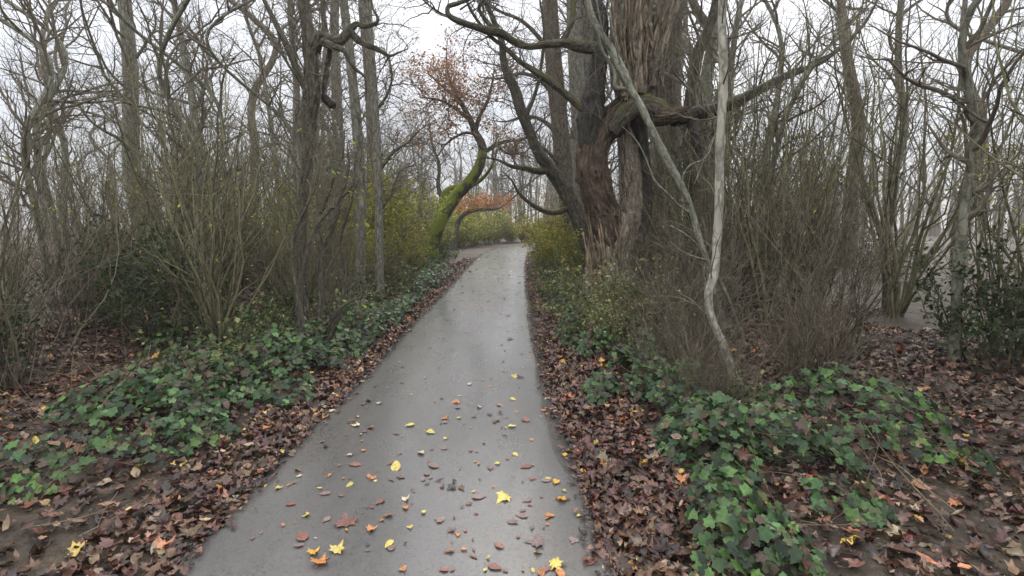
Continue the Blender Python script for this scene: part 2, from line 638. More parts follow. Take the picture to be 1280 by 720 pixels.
f4 = noise(N, L, pos, .7, 6, .65)
c1 = mix(N, L, ramp(N, L, f4, [(.42, 0.0), (.62, .28)]), c1, (.075, .062, .05))
L.new(mix(N, L, 1.0, c1, c2, 'MULTIPLY'), b.inputs['Base Color'])
L.new(ramp(N, L, f3, [(0.3, 0.23), (0.7, 0.37)]), b.inputs['Roughness'])
b.inputs['Specular IOR Level'].default_value = 0.75
b.inputs['Coat Weight'].default_value = 0.55
b.inputs['Coat Roughness'].default_value = 0.17
b.inputs['Coat IOR'].default_value = 1.4
bp = N.new('ShaderNodeBump')
bp.inputs['Strength'].default_value = 0.12
bp.inputs['Distance'].default_value = 0.003
L.new(f2, bp.inputs['Height'])
L.new(bp.outputs[0], b.inputs['Normal'])
tag(mb.build('path', m), 'wet grey asphalt footpath curving right into the wood', kind='structure')

# ------------------------------------------------------------------ leaf litter
BROWN = [(.10, .055, .036), (.13, .07, .042), (.06, .035, .026), (.17, .1, .06), (.1, .048, .036), (.055, .034, .03), (.22, .14, .085), (.035, .022, .018), (.045, .028, .024), (.3, .21, .14), (.08, .05, .03), (.15, .075, .05), (.15, .06, .045), (.1, .042, .038), (.2, .1, .065)]


def litter(y0, y1, side, w, dens, name, label, cols=BROWN, size=0.075, lay=0.035, w0=-0.05):
    mb = MB()
    n = int((y1 - y0) * w * dens)
    y = y0 + (y1 - y0) * rng.random(n)
    u = rng.random(n)
    wl = w * (0.75 + 0.5 * fbm(np.stack([y * .9, y * 0 + side, y * 0], -1), 2))
    d = w0 + (wl - w0) * u
    x = np.where(side < 0, xl(y) - d, xr(y) + d)
    z = np.maximum(gz(x, y), np.where(d < 0.02, 0.0, -1)) + 0.008 + rng.random(n) * lay * np.clip(d * 6 + 0.4, 0.15, 1)
    nrm = np.stack([rng.normal(size=n) * .38, rng.normal(size=n) * .38, np.ones(n)], -1)
    scatter_kinds(mb, LITTER, np.stack([x, y, z], -1), nrm, size, cols, 0.3)
    # strays and trodden scraps that have spread over the edge of the asphalt
    if w0 < 0:
        n2 = int((y1 - y0) * 95)
        y2 = y0 + (y1 - y0) * rng.random(n2)
        d2 = -.02 - np.abs(rng.normal(size=n2)) * .06
        x2 = np.where(side < 0, xl(y2) - d2, xr(y2) + d2)
        scatter_kinds(mb, LITTER, np.stack([x2, y2, .014 + .008 * rng.random(n2)], -1), np.stack([rng.normal(size=n2) * .2, rng.normal(size=n2) * .2, np.ones(n2)], -1), size * .62, cols, 0.3)
    # a sprinkle of bright fresh leaves
    k = rng.random(n) < 0.028
    scatter_kinds(mb, LITTER, np.stack([x, y, z + 0.012], -1)[k], nrm[k], size * .95, [(.6, .33, .06), (.5, .2, .07), (.55, .4, .18), (.45, .17, .1), (.6, .42, .1)], 0.15)
    o = mb.build(name, M_LITTER)
    tag(o, label, kind='stuff')


litter(1.0, 6.5, 1, 0.58, 1300, 'leaf_litter', 'deep brown fallen leaves heaped along the near right path edge', size=0.078, lay=0.05)
litter(6.5, 30, 1, 0.42, 620, 'leaf_litter', 'narrow band of brown leaves along the far right path edge', lay=0.04)
litter(1.0, 10, -1, 0.43, 1100, 'leaf_litter', 'brown fallen leaves along the near left path edge', lay=0.045)
litter(10, 24, -1, 0.5, 560, 'leaf_litter', 'brown leaf strip along the far left path edge', cols=BROWN + [(.2, .1, .06), (.22, .13, .08)], lay=0.04)
litter(0.8, 16, 1, 4.8, 300, 'leaf_litter', 'thin leaf cover on the floor of the right-hand wood', w0=0.6)
litter(0.8, 20, -1, 5.5, 300, 'leaf_litter', 'thin leaf cover on the floor of the left-hand wood', w0=0.45)

# ------------------------------------------------------------------ ivy ground cover
IVYC = [(.03, .06, .02), (.05, .1, .032), (.085, .17, .045), (.024, .042, .018), (.055, .12, .035), (.1, .19, .045), (.07, .085, .03), (.035, .07, .025), (.02, .04, .016), (.07, .05, .03)]


def ivy_patch(name, label, cx, cy, rx, ry, h, n, size=0.062, cols=IVYC, kind='thing'):
    """mound of ivy: leaf blades face up and outward over a low trailing heap"""
    mb = MB()
    a = rng.random(n * 2) * 2 * PI
    r = np.sqrt(rng.random(n * 2))
    x = cx + rx * r * np.cos(a)
    y = cy + ry * r * np.sin(a)
    keep = (fbm(np.stack([x * 2.2, y * 2.2, 0 * x + cx], -1), 2) > 0.30 + 0.28 * r ** 3) & (edge_d(x, y) > 0.12)
    x, y, r = x[keep][:n], y[keep][:n], r[keep][:n]
    m = len(x)
    top = 1.25 * h * (1 - r ** 2) * (0.4 + 1.3 * fbm(np.stack([x * 3.1, y * 3.1, 0 * x + 4], -1), 2))
    z = gz(x, y) + 0.03 + top * (0.35 + 0.65 * rng.random(m))
    e = 0.05
    nrm = np.stack([(x - cx) / rx * .5 + rng.normal(size=m) * .35, (y - cy) / ry * .3 - 0.35 + rng.normal(size=m) * .35, 0.75 + 0 * x], -1)
    scatter_kinds(mb, IVYS, np.stack([x, y, z], -1), nrm, size, cols, 0.22)
    # dead leaves caught on top of the ivy, and the trailing stems under it
    k = rng.random(m) < .06
    scatter_kinds(mb, LITTER, np.stack([x, y, z + .02], -1)[k], nrm[k], .06, BROWN, 0.3)
    for c in range(m // 22):
        q_ = rng.integers(0, m)
        a_ = rng.random() * 2 * PI
        st = np.array([[x[q_], y[q_], z[q_]]]) + np.linspace(0, .45, 6)[:, None] * [math.cos(a_), math.sin(a_), 0] + rng.normal(size=(6, 3)) * .03
        st[:, 2] = np.maximum(gz(st[:, 0], st[:, 1]) + .02, st[:, 2] - .06 * np.linspace(0, 1, 6))
        tube(mb, st, .0035, 3, (.1, .075, .05), False)
    return mb


iv_l = MB()
iv_r = MB()


def add_ivy(dst, *a, **k):
    mb = ivy_patch('', '', *a, **k)
    for V, B, K in zip(mb.V, mb.B, mb.K):
        pass
    dst.V += mb.V
    dst.B += mb.B
    dst.K += mb.K
    dst.T += [t_ + dst.n for t_ in mb.T]
    dst.n += mb.n


# right bank patches: (px,py of ground centre)
for (px, py, rx, ry, h, n) in ((770, 476, .3, .7, .26, 800), (800, 488, .4, .7, .28, 700), (745, 446, .25, .6, .24, 450), (722, 432, .22, .7, .22, 380), (755, 500, .2, .5, .2, 300), (706, 392, .28, 1.2, .25, 450), (735, 408, .35, .9, .3, 500), (890, 590, .33, .75, .26, 800), (722, 418, .33, 1.0, .25, 620), (912, 690, .3, .6, .2, 420),
                               (700, 372, .35, 1.6, .3, 620), (850, 520, .35, .8, .22, 420), (960, 600, .5, .8, .25, 600), (1050, 560, .8, 1.0, .25, 700), (690, 350, .4, 2.0, .3, 520)):
    g = ground_at(px, py)
    add_ivy(iv_r, g[0], g[1], rx, ry, h, n)
for (px, py, rx, ry, h, n) in ((405, 453, .45, 1.0, .3, 900), (458, 425, .5, 1.2, .28, 900), (345, 490, .5, .9, .3, 800), (503, 392, .45, 1.5, .3, 900), (533, 370, .5, 2.0, .35, 900),
                               (250, 520, .6, .9, .25, 800), (545, 352, .5, 2.5, .4, 800), (150, 560, .8, .9, .25, 800), (300, 440, .9, 1.3, .25, 700), (420, 405, .6, 1.3, .25, 600)):
    g = ground_at(px, py)
    add_ivy(iv_l, g[0], g[1], rx, ry, h, n)
tag(iv_r.build('ivy', M_IVY), 'green ivy trailing over the right-hand verge behind the brown leaves', kind='stuff')
tag(iv_l.build('ivy', M_IVY), 'dark green ivy covering the foot of the left-hand bank', kind='stuff')

# ------------------------------------------------------------------ trees


def px_path(pts):
    """pts rows: px, py, Y, radius -> positions and radii"""
    return np.array([at(a, b_, y) for a, b_, y, r in pts]), np.array([p[3] for p in pts])


def base_of(P):
    p = P[0]
    return np.array([p[0], p[1], gzs(p[0], p[1])])


def twigs_on(mb, P, R, n, L, r, kids=(4, 3), f0=0.2, f1=1.0, up=0.05, ang=1.0, tips=None, col=None, wig=0.2, bias=None):
    """side shoots set along a stem"""
    PR = spline(np.column_stack([P, R]), 60)
    for c in range(n):
        f = f0 + (f1 - f0) * (c + rng.random()) / n
        k = min(int(f * 59), 58)
        d = PR[k + 1, :3] - PR[k, :3]
        d /= np.linalg.norm(d) + 1e-9
        dd = d * math.cos(ang) + perp(d) * math.sin(ang)
        if bias is not None:
            dd = dd + np.array(bias)
        grow(mb, PR[k, :3], dd, min(r, PR[k, 3] * 0.7) * (0.6 + 0.6 * rng.random()), L * (0.5 + 0.7 * rng.random()), 0, kids, wig, up, tips, col)


def extend_up(P, R, ztop, lean=(0, 0), rtop=0.05):
    """carry a trunk on above the frame"""
    p, q = P[-1], P[-2]
    d = (p - q) / np.linalg.norm(p - q)
    out, ro = [], []
    n = 4
    z0 = p[2]
    for k in range(1, n + 1):
        f = k / n
        z = z0 + (ztop - z0) * f
        dx = d[:2] / max(d[2], 0.4) * (z - z0) * 0.5
        out.append([p[0] + dx[0] + lean[0] * f + rng.normal() * .1, p[1] + dx[1] + lean[1] * f + rng.normal() * .1, z])
        ro.append(R[-1] * (1 - f) + rtop * f)
    return np.vstack([P, out]), np.concatenate([R, ro])


def leaf_on_tips(mb, tips, n, size, cols, spread=0.06, shapes=TREEL, cond=None):
    if not tips:
        return
    P = np.array([t_[0] for t_ in tips])
    if cond is not None:
        P = P[cond(P)]
        if len(P) == 0:
            return
    q = P[rng.integers(0, len(P), n)] + rng.normal(size=(n, 3)) * spread
    nrm = rng.normal(size=(n, 3)) * .8 + [0, -.2, .6]
    scatter_kinds(mb, shapes, q, nrm, size, cols, 0.25)


def simple_tree(name, label, pts, mat, ztop, ntw=14, twL=1.6, cat='tree', group=None, k=14, kids=(6, 4), lean=(0, 0), leaves=None, furrow=False, f0=0.45, twr=0.025, crown_mat=None, sink=0.15):
    P, R = px_path(pts)
    b0 = base_of(P)
    P[0, 2] = b0[2] - sink
    P2, R2 = extend_up(P, R, ztop, lean)
    root = thing(name, b0, label, cat, group)
    mb = MB()
    bark_tube(mb, P2, R2, k=k, step=0.07, seed=rng.random() * 30, flute=.05, lump=.07, fis=.08 if furrow else .03, fs=9, flare=.35)
    mb.build('trunk', mat, root, b0)
    mc = MB()
    tips = []
    twigs_on(mc, P2, R2, ntw, twL, twr, kids, f0=f0, tips=tips)
    mc.build('crown', crown_mat or M_TWIG, root, b0)
    if leaves:
        ml = MB()
        leaf_on_tips(ml, tips, *leaves)
        ml.build('foliage', M_LEAF, root, b0)
    return root, tips


# ---- the gnarled old tree on the right
H = 8.6
hp = at(767, 400, H)
hb = np.array([hp[0], hp[1], gzs(hp[0], hp[1])])
old = thing('gnarled_tree', hb, 'massive gnarled old tree with twisted split trunk right of the path', 'tree')


def hero(name, specs, mat, k=72, step=0.022, sink=False, **kw):
    mb = MB()
    for q, pts in enumerate(specs):
        P, R = px_path(pts)
        if sink:
            P[0, 2] = hb[2] - .15
        bark_tube(mb, P, R, k=k, step=step, seed=hash((name, q)) % 17 if False else (len(name) * 1.3 + q * 2.9), **kw)
    return mb.build(name, mat, old, hb)


hero('trunk', [[(765, 400, H, .50), (764, 362, H, .44), (764, 325, H, .40), (768, 295, H, .36), (776, 270, H + .05, .26)]], M_OLDPALE, k=110, sink=True, flute=.1, nfl=4, fis=.2, fs=7, lump=.13, flare=.35, twist=.35, knots=5)
hero('twisted_stem', [[(762, 318, H - .05, .30), (757, 280, H - .08, .30), (746, 245, H - .12, .285), (740, 212, H - .12, .265), (743, 184, H - .08, .24), (756, 161, H - .04, .245), (775, 143, H, .26), (792, 125, H, .27)]], M_RUST, k=96, flute=.12, nfl=3, fis=.24, fs=6, lump=.17, twist=.9, knots=9)
hero('furrowed_stem', [[(786, 300, H + .2, .3), (793, 268, H + .25, .27), (794, 235, H + .28, .26), (789, 200, H + .26, .235), (784, 168, H + .2, .18), (788, 140, H + .15, .16)]], M_OLDPALE, k=110, flute=.06, nfl=3, fis=.22, fs=9, lump=.06, twist=.1)
hero('dark_strand', [[(803, 292, H + .05, .1), (809, 255, H + .05, .085), (809, 215, H + .05, .08), (803, 175, H + .02, .1), (795, 145, H, .14)]], M_BLACK, k=32, fis=.1)
hero('black_limb', [[(752, 262, H, .1), (744, 225, H - .05, .17), (738, 190, H - .08, .205), (737, 165, H - .08, .215), (741, 130, H - .06, .2), (747, 95, H - .05, .15), (750, 62, H - .05, .135), (752, 30, H - .05, .13), (742, 0, H, .12), (722, -50, H + .1, .1), (690, -140, H + .3, .07)]], M_BLACK, k=56, fis=.2, fs=6, flute=.1, lump=.17, knots=5)
hero('shaggy_trunk', [
    [(792, 150, H + .05, .27), (795, 110, H + .05, .3), (797, 60, H + .05, .32), (798, 10, H + .1, .33), (795, -80, H + .1, .33), (790, -220, H + .1, .28), (780, -420, H + .1, .12)],
    [(780, 120, H - .2, .14), (774, 80, H - .2, .13), (771, 40, H - .18, .12), (772, -10, H - .1, .12), (768, -90, H, .1)],
    [(815, 110, H - .18, .15), (820, 70, H - .2, .14), (828, 35, H - .18, .13), (846, -5, H - .1, .12), (880, -90, H, .1), (930, -260, H, .06)],
    [(798, 118, H - .3, .13), (794, 70, H - .32, .12), (797, 25, H - .3, .11), (804, -30, H - .22, .1)],
], M_OLD, k=72, flute=.14, nfl=4, fis=.3, fs=7, lump=.14, twist=.4, knots=5)
# strips of loose bark and vine stems on the shaggy part
mb = MB()
for c in range(26):
    a0 = rng.random() * PI * 1.2 + PI * 0.9
    px0, py0 = 768 + 62 * rng.random(), 128 - 20 * rng.random()
    dx = rng.normal() * 16
    ln = 60 + 110 * rng.random()
    Yk = H - .37 - .08 * rng.random() + abs(px0 - 798) / 35 * .2
    pts = []
    for f in np.linspace(0, 1, 7):
        pts.append(at(px0 + dx * f + rng.normal() * 2.2 + (797 - px0) * .12 * f, py0 - ln * f, Yk + .05 * rng.normal() * .5))
    r = .012 + .022 * rng.random()
    mb = MB()
    bark_tube(mb, np.array(pts), r * (1 - .5 * np.linspace(0, 1, 7)) , k=8, step=.05, seed=c, flute=.2, fis=.1, col=(np.array([1, .95, .9]) * (0.45 + 1.0 * rng.random())))
    mb.build('bark_strip', M_OLD, old, hb)
for c in range(16):
    px0 = 742 + 46 * c / 15 + rng.normal() * 2
    ln = 60 + 55 * rng.random()
    f = np.linspace(0, 1, 7)
    off = abs(px0 - 765) / 30
    pts = [at(px0 - 9 * g_ + rng.normal() * 1.2 - (8 * g_ if px0 < 765 else 0), 372 - ln * g_, H - .47 + .22 * off ** 2 + .14 * g_) for g_ in f]
    mb = MB()
    bark_tube(mb, np.array(pts), (.022 + .022 * rng.random()) * (1 - .75 * f), k=10, step=.04, seed=c + 50, flute=.25, fis=.2, col=(np.array([1.1, 1.0, .9]) * (.7 + .8 * rng.random())))
    mb.build('bark_strip', M_OLD, old, hb)
# mossy shoulder and broken stub
hero('mossy_shoulder', [[(765, 165, H - .2, .1), (782, 142, H - .26, .16), (800, 131, H - .28, .18), (818, 133, H - .26, .16), (832, 140, H - .2, .12)]], M_LIMB, k=56, fis=.12, lump=.2, flute=.1)
hero('broken_stub', [[(800, 145, H - .1, .17), (822, 146, H - .25, .16), (838, 145, H - .35, .135), (854, 142, H - .42, .1)]], M_RUST, k=64, fis=.3, fs=8, lump=.15, jag=.22)
hero('hanging_limb', [[(842, 150, H - .1, .12), (868, 142, H + .1, .14), (895, 136, H + .3, .13), (930, 122, H + .5, .1), (980, 96, H + .9, .075), (1030, 75, H + 1.2, .05), (1080, 30, H + 1.5, .03), (1110, -30, H + 1.6, .012)], [(860, 148, H, .06), (868, 170, H, .07), (876, 196, H, .05), (880, 225, H, .03)]], M_BLACK, k=40, fis=.2, lump=.2)
# the limb that reaches out over the path
mb = MB()
limbs = [
    [(752, 62, H - .05, .11), (740, 60, H - .1, .1), (722, 58, H - .15, .085), (705, 54, H - .2, .07), (685, 55, H - .25, .055), (662, 58, H - .3, .05), (643, 52, H - .35, .055), (628, 42, H - .4, .065), (610, 38, H - .45, .062), (596, 34, H - .5, .05), (578, 28, H - .55, .045), (562, 20, H - .6, .04), (560, 9, H - .6, .034), (573, 4, H - .55, .03), (592, -4, H - .5, .026), (620, -25, H - .5, .016)],
    [(628, 40, H - .4, .03), (614, 33, H - .4, .032), (602, 18, H - .4, .03), (599, 9, H - .4, .028), (607, -3, H - .4, .026), (612, -30, H - .4, .02), (600, -70, H - .4, .01)],
    [(700, 55, H - .2, .05), (707, 44, H - .2, .045), (715, 25, H - .15, .042), (716, 0, H - .1, .04), (712, -40, H, .03), (690, -100, H, .015)],
    [(562, 22, H - .6, .018), (550, 16, H - .65, .016), (538, 8, H - .7, .014), (526, -2, H - .7, .012), (505, -12, H - .7, .008)],
    [(575, 12, H - .55, .014), (590, 2, H - .5, .012), (612, -12, H - .5, .008)],
]
mt = MB()
for q, pts in enumerate(limbs):
    P, R = px_path(pts)
    mb = MB()
    bark_tube(mb, P, R, k=22, step=.03, seed=q * 3.3, flute=.08, fis=.06, lump=.16)
    if q == 0:
        over = mb.build('overhanging_limb', M_LIMB, old, hb)
    else:
        mb.build('branch', M_LIMB, over, hb)
    twigs_on(mt, P, R, 12, .75, .012, (4, 2), f0=.3, up=.0)
mt.build('twigs', M_TWIG, over, hb)
mt = MB()
P, R = px_path([(742, 150, H - .1, .075), (724, 133, H - .1, .06), (704, 115, H - .1, .055), (686, 101, H - .15, .06), (667, 88, H - .2, .05), (650, 77, H - .25, .04), (634, 62, H - .3, .034), (612, 44, H - .3, .028), (590, 15, H - .3, .022), (575, -20, H - .3, .014)])
mb = MB()
bark_tube(mb, P, R, k=22, step=.03, seed=5, fis=.05, lump=.18)
mb.build('slanting_limb', M_LIMB, old, hb)
twigs_on(mt, P, R, 12, .9, .012, (4, 2), f0=.2)
P, R = px_path([(900, 134, H + .3, .1), (980, 96, H + .9, .075), (1030, 75, H + 1.2, .05), (1080, 30, H + 1.5, .03), (1110, -30, H + 1.6, .012)])
twigs_on(mt, P, R, 16, 1.2, .02, (5, 3), f0=.1)
# knobs and small shoots around the crotch
for c in range(38):
    p = at(735 + 90 * rng.random(), 40 + 130 * rng.random(), H - .35)
    grow(mt, p, np.array([rng.normal() * .7, -.3 + rng.normal() * .4, .5 + rng.random()]), .007, .5 + .5 * rng.random(), 0, (3, 2), .22)
for c in range(22):  # crown far above the frame
    p = at(700 + 190 * rng.random(), -60 - 340 * rng.random(), H + rng.normal() * .3)
    grow(mt, p, np.array([rng.normal(), rng.normal(), .7]), .035, 2.2, 0, (6, 4), .18)
mt.build('twigs', M_TWIG, old, hb)

# ---- leaning olive-grey sapling in front of the old tree
P, R = px_path([(915, 470, 6.4, .055), (900, 395, 6.6, .05), (886, 338, 6.8, .046), (873, 295, 6.9, .044), (863, 258, 7.0, .043), (848, 225, 7.1, .05), (830, 192, 7.2, .052), (814, 160, 7.3, .05), (801, 132, 7.4, .05), (788, 112, 7.5, .055), (779, 92, 7.5, .066), (766, 66, 7.6, .06), (752, 44, 7.6, .05), (740, 20, 7.7, .045), (732, -20, 7.8, .04), (720, -120, 8, .025)])
b0 = base_of(P)
P[0, 2] = b0[2] - .1
sap = thing('leaning_sapling', b0, 'thin olive-grey sapling leaning left across the gnarled old tree', 'tree')
mb = MB()
bark_tube(mb, P, R, k=20, step=.04, seed=2, fis=.02, lump=.12)
mb.build('trunk', M_OLIVE, sap, b0)
for pts in ([(866, 268, 7.0, .022), (850, 258, 6.95, .018), (832, 240, 6.9, .015), (818, 225, 6.9, .012), (806, 195, 6.9, .009), (795, 175, 6.9, .006), (778, 158, 6.9, .004)],
            [(884, 330, 6.8, .02), (872, 308, 6.75, .016), (858, 294, 6.7, .013), (838, 282, 6.7, .009)],
            [(863, 258, 7.0, .016), (852, 238, 6.9, .014), (853, 222, 6.9, .012), (862, 207, 6.9, .01), (882, 197, 6.9, .008), (892, 175, 7, .005)],
            [(868, 230, 7.0, .013), (878, 205, 7, .011), (888, 180, 7.0, .009), (905, 150, 7.1, .005)],
            [(788, 112, 7.5, .04), (770, 108, 7.5, .03), (768, 90, 7.5, .026), (752, 60, 7.55, .02), (745, 30, 7.5, .014)],
            [(766, 66, 7.6, .02), (757, 52, 7.5, .014), (750, 25, 7.5, .012), (744, -10, 7.5, .01)],
            [(779, 92, 7.5, .014), (768, 50, 7.4, .01), (762, 10, 7.4, .008), (758, -30, 7.4, .006)]):
    Pb, Rb = px_path(pts)
    mc = MB()
    bark_tube(mc, Pb, Rb, k=10, step=.05, seed=rng.random() * 9, fis=.02, lump=.15)
    br = mc.build('branch', M_OLIVE, sap, b0)
    for c in range(5):
        mc = MB()
        twigs_on(mc, Pb, Rb, 1, .45, .006, (3, 2), f0=.3 + .12 * c, f1=.42 + .12 * c)
        mc.build('twig', M_TWIG, br, b0)

# ---- pale smooth stem at the right
P, R = px_path([(930, 520, 4.5, .038), (916, 465, 4.5, .036), (905, 434, 4.5, .035), (894, 408, 4.55, .035), (887, 388, 4.6, .036), (886, 366, 4.6, .037), (893, 343, 4.65, .037), (896, 300, 4.7, .038), (899, 250, 4.7, .038), (900, 180, 4.75, .037), (904, 100, 4.8, .038), (903, 0, 4.9, .036)])
b0 = base_of(P)
P[0, 2] = b0[2] - .1
P, R = extend_up(P, R, 7.5, (.2, .2), .015)
pale = thing('pale_sapling', b0, 'slender pale grey stem with a crooked foot at the far right', 'tree')
mb = MB()
bark_tube(mb, P, R, k=24, step=.03, seed=4, fis=.03, lump=.09, flute=.04, knots=3, flare=.25)
mb.build('trunk', M_PALE, pale, b0)
mc = MB()
twigs_on(mc, P, R, 16, .8, .008, (4, 3), f0=.2)
mc.build('twigs', M_TWIG, pale, b0)
mc = MB()
for pts in ([(894, 342, 4.65, .02), (905, 362, 4.7, .018), (916, 388, 4.75, .016), (935, 440, 4.8, .014)],):
    Pb, Rb = px_path(pts)
    bark_tube(mc, Pb, Rb, k=10, step=.05)
mc.build('branch', M_OLIVE, pale, b0)

def add_limbs(root, lims_, mat, ntw=16, L_=1.3, k=12):
    o_ = np.array(root.location)
    for pts in lims_:
        Pb, Rb = px_path(pts)
        mb = MB()
        bark_tube(mb, Pb, Rb, k=k, step=.05, seed=rng.random() * 9, fis=.04, lump=.15)
        lb = mb.build('limb', mat, root, o_)
        mb = MB()
        twigs_on(mb, Pb, Rb, ntw, L_, .014, (6, 4), f0=.15, up=.0)
        mb.build('twigs', M_TWIG, lb, o_)


# ---- trunks right of the path
simple_tree('tall_tree', 'tall straight brown-grey trunk standing just behind the broken stub of the gnarled tree',
            [(836, 375, 10.6, .3), (836, 300, 10.6, .28), (834, 200, 10.6, .27), (831, 110, 10.6, .27), (835, 50, 10.6, .26), (840, -10, 10.6, .26)], M_BROWN, 13, 16, 2.4, k=48, furrow=True, f0=.55)
P, R = px_path([(752, 380, 11.4, .24), (738, 318, 11.5, .2), (724, 276, 11.5, .19), (707, 240, 11.5, .165), (689, 213, 11.4, .145), (673, 190, 11.3, .125), (662, 165, 11.3, .115), (652, 140, 11.2, .115), (644, 114, 11.2, .11), (634, 94, 11.1, .09), (629, 74, 11.1, .075), (627, 52, 11, .065), (618, 28, 11, .055), (604, -5, 10.9, .045), (580, -60, 10.8, .03)])
b0 = base_of(P)
P[0, 2] = b0[2] - .15
lean = thing('leaning_tree', b0, 'dark leaning tree arching left over the path from behind the gnarled tree', 'tree')
mb = MB()
bark_tube(mb, P, R, k=36, step=.04, seed=8, fis=.1, lump=.12)
mb.build('trunk', M_DARK, lean, b0)
for pts in ([(689, 213, 11.4, .09), (672, 214, 11.2, .07), (655, 210, 11.0, .055), (640, 208, 10.9, .04), (622, 200, 10.8, .025), (600, 196, 10.7, .012)],
            [(715, 258, 11.5, .07), (694, 266, 11.3, .055), (676, 262, 11.2, .05), (660, 252, 11.1, .042), (648, 240, 11, .03), (640, 226, 10.9, .02), (628, 214, 10.9, .01)],
            [(655, 150, 11.2, .05), (668, 120, 11.3, .04), (676, 85, 11.3, .035), (680, 40, 11.3, .03), (675, 0, 11.3, .02)]):
    Pb, Rb = px_path(pts)
    mb = MB()
    bark_tube(mb, Pb, Rb, k=14, step=.04, fis=.05, lump=.15, seed=rng.random() * 9)
    lb_ = mb.build('limb', M_LIMB, lean, b0)
    mb = MB()
    twigs_on(mb, Pb, Rb, 14, .9, .012, (5, 3), f0=.25)
    mb.build('twigs', M_TWIG, lb_, b0)
mc = MB()
twigs_on(mc, P, R, 40, 1.3, .016, (6, 4), f0=.3, up=-.01)
mc.build('twigs', M_TWIG, lean, b0)

red_t, _ = simple_tree('reddish_tree', 'reddish-brown straight trunk between the leaning tree and the far hedge',
            [(718, 345, 15, .3), (712, 280, 15, .26), (702, 180, 15, .25), (695, 110, 15, .25), (690, 50, 15, .24), (687, -5, 15, .22)], M_BROWN, 15, 36, 2.2, k=32, furrow=True, f0=.2, twr=.02)
add_limbs(red_t, [[(690, 70, 15, .08), (672, 45, 14.8, .06), (650, 25, 14.6, .05), (620, 12, 14.4, .035), (590, -5, 14.2, .015)],
                  [(695, 122, 15, .08), (675, 100, 14.8, .06), (652, 92, 14.6, .045), (625, 98, 14.4, .03), (598, 96, 14.2, .012)],
                  [(701, 172, 15, .07), (678, 150, 15.2, .055), (655, 146, 15.4, .04), (632, 152, 15.6, .025), (612, 150, 15.8, .01)],
                  [(698, 145, 15, .06), (715, 110, 15.2, .05), (724, 75, 15.3, .04), (738, 40, 15.4, .02)],
                  [(706, 215, 15, .06), (685, 190, 14.7, .045), (668, 182, 14.5, .03), (650, 196, 14.3, .012)]], M_BROWN)
simple_tree('pale_grey_tree', 'pale grey straight trunk showing between the slanting limb and the gnarled tree',
            [(730, 350, 13, .22), (728, 280, 13, .2), (725, 180, 13, .19), (721, 100, 13, .19), (718, 30, 13, .18), (716, -10, 13, .17)], M_GREY, 14, 34, 2.0, k=28, f0=.2, twr=.02)
simple_tree('grey_tree', 'second pale grey trunk close beside the black limb of the gnarled tree',
            [(742, 352, 13.8, .22), (741, 250, 13.8, .2), (738, 130, 13.8, .2), (733, 60, 13.8, .18), (734, 0, 13.8, .17)], M_GREY, 13, 12, 2, k=24)
simple_tree('crooked_tree', 'dark crooked trunk forking against the sky at the upper right',
            [(862, 360, 9.8, .14), (864, 250, 9.8, .12), (862, 150, 9.8, .115), (868, 92, 9.8, .11), (874, 62, 9.8, .1), (885, 38, 9.8, .09), (894, 8, 9.8, .085), (898, -20, 9.8, .08)], M_DARK, 9, 18, 1.5, k=20, f0=.35)
simple_tree('forked_tree', 'greenish grey trunk behind the crooked dark one at the upper right',
            [(878, 345, 12, .16), (880, 200, 12, .15), (882, 110, 12, .14), (890, 60, 12, .13), (901, 10, 12, .12), (906, -20, 12, .11)], M_OLIVE, 11, 12, 1.8, k=20)

# ---- left side: slender trunks
slen, _ = simple_tree('slender_tree', 'slender straight grey-brown trunk nearest the path on the left',
            [(474, 372, 10, .095), (474, 300, 10, .08), (472, 200, 10, .078), (467, 110, 10, .074), (462, 40, 10, .07), (459, -10, 10, .066)], M_GREY, 11, 34, 1.5, k=24, f0=.2, twr=.014)
add_limbs(slen, [[(473, 215, 10, .04), (492, 190, 10.2, .03), (510, 178, 10.4, .022), (528, 160, 10.6, .012), (545, 150, 10.8, .005)],
                 [(469, 140, 10, .035), (484, 118, 10, .026), (490, 95, 10, .02), (486, 70, 10, .01)],
                 [(474, 265, 10, .035), (488, 245, 10.2, .025), (500, 215, 10.4, .016), (520, 205, 10.5, .007)]], M_DARK, 12, .9, 10)
simple_tree('mossy_slender_tree', 'thicker grey-green trunk left of the slender straight one',
            [(449, 378, 10.4, .14), (450, 320, 10.4, .115), (451, 240, 10.4, .11), (446, 160, 10.4, .1), (440, 90, 10.4, .092), (433, 30, 10.4, .088), (429, -10, 10.4, .08)], M_OLIVE, 12, 34, 1.6, k=28, f0=.2, twr=.014)
simple_tree('pale_slender_tree', 'pale misty trunk farther back left of the two slender trunks',
            [(424, 350, 14, .16), (425, 260, 14, .14), (424, 180, 14, .135), (420, 100, 14, .13), (418, 40, 14, .12), (418, -10, 14, .11)], M_GREY, 13, 26, 1.8, k=20, f0=.2, twr=.018)
simple_tree('thin_pale_tree', 'thin pale trunk showing between the two slender trunks on the left',
            [(462, 330, 17, .12), (463, 240, 17, .11), (462, 160, 17, .1), (458, 80, 17, .1), (452, 10, 17, .1)], M_GREY, 12, 26, 1.8, k=16, f0=.2, twr=.018)

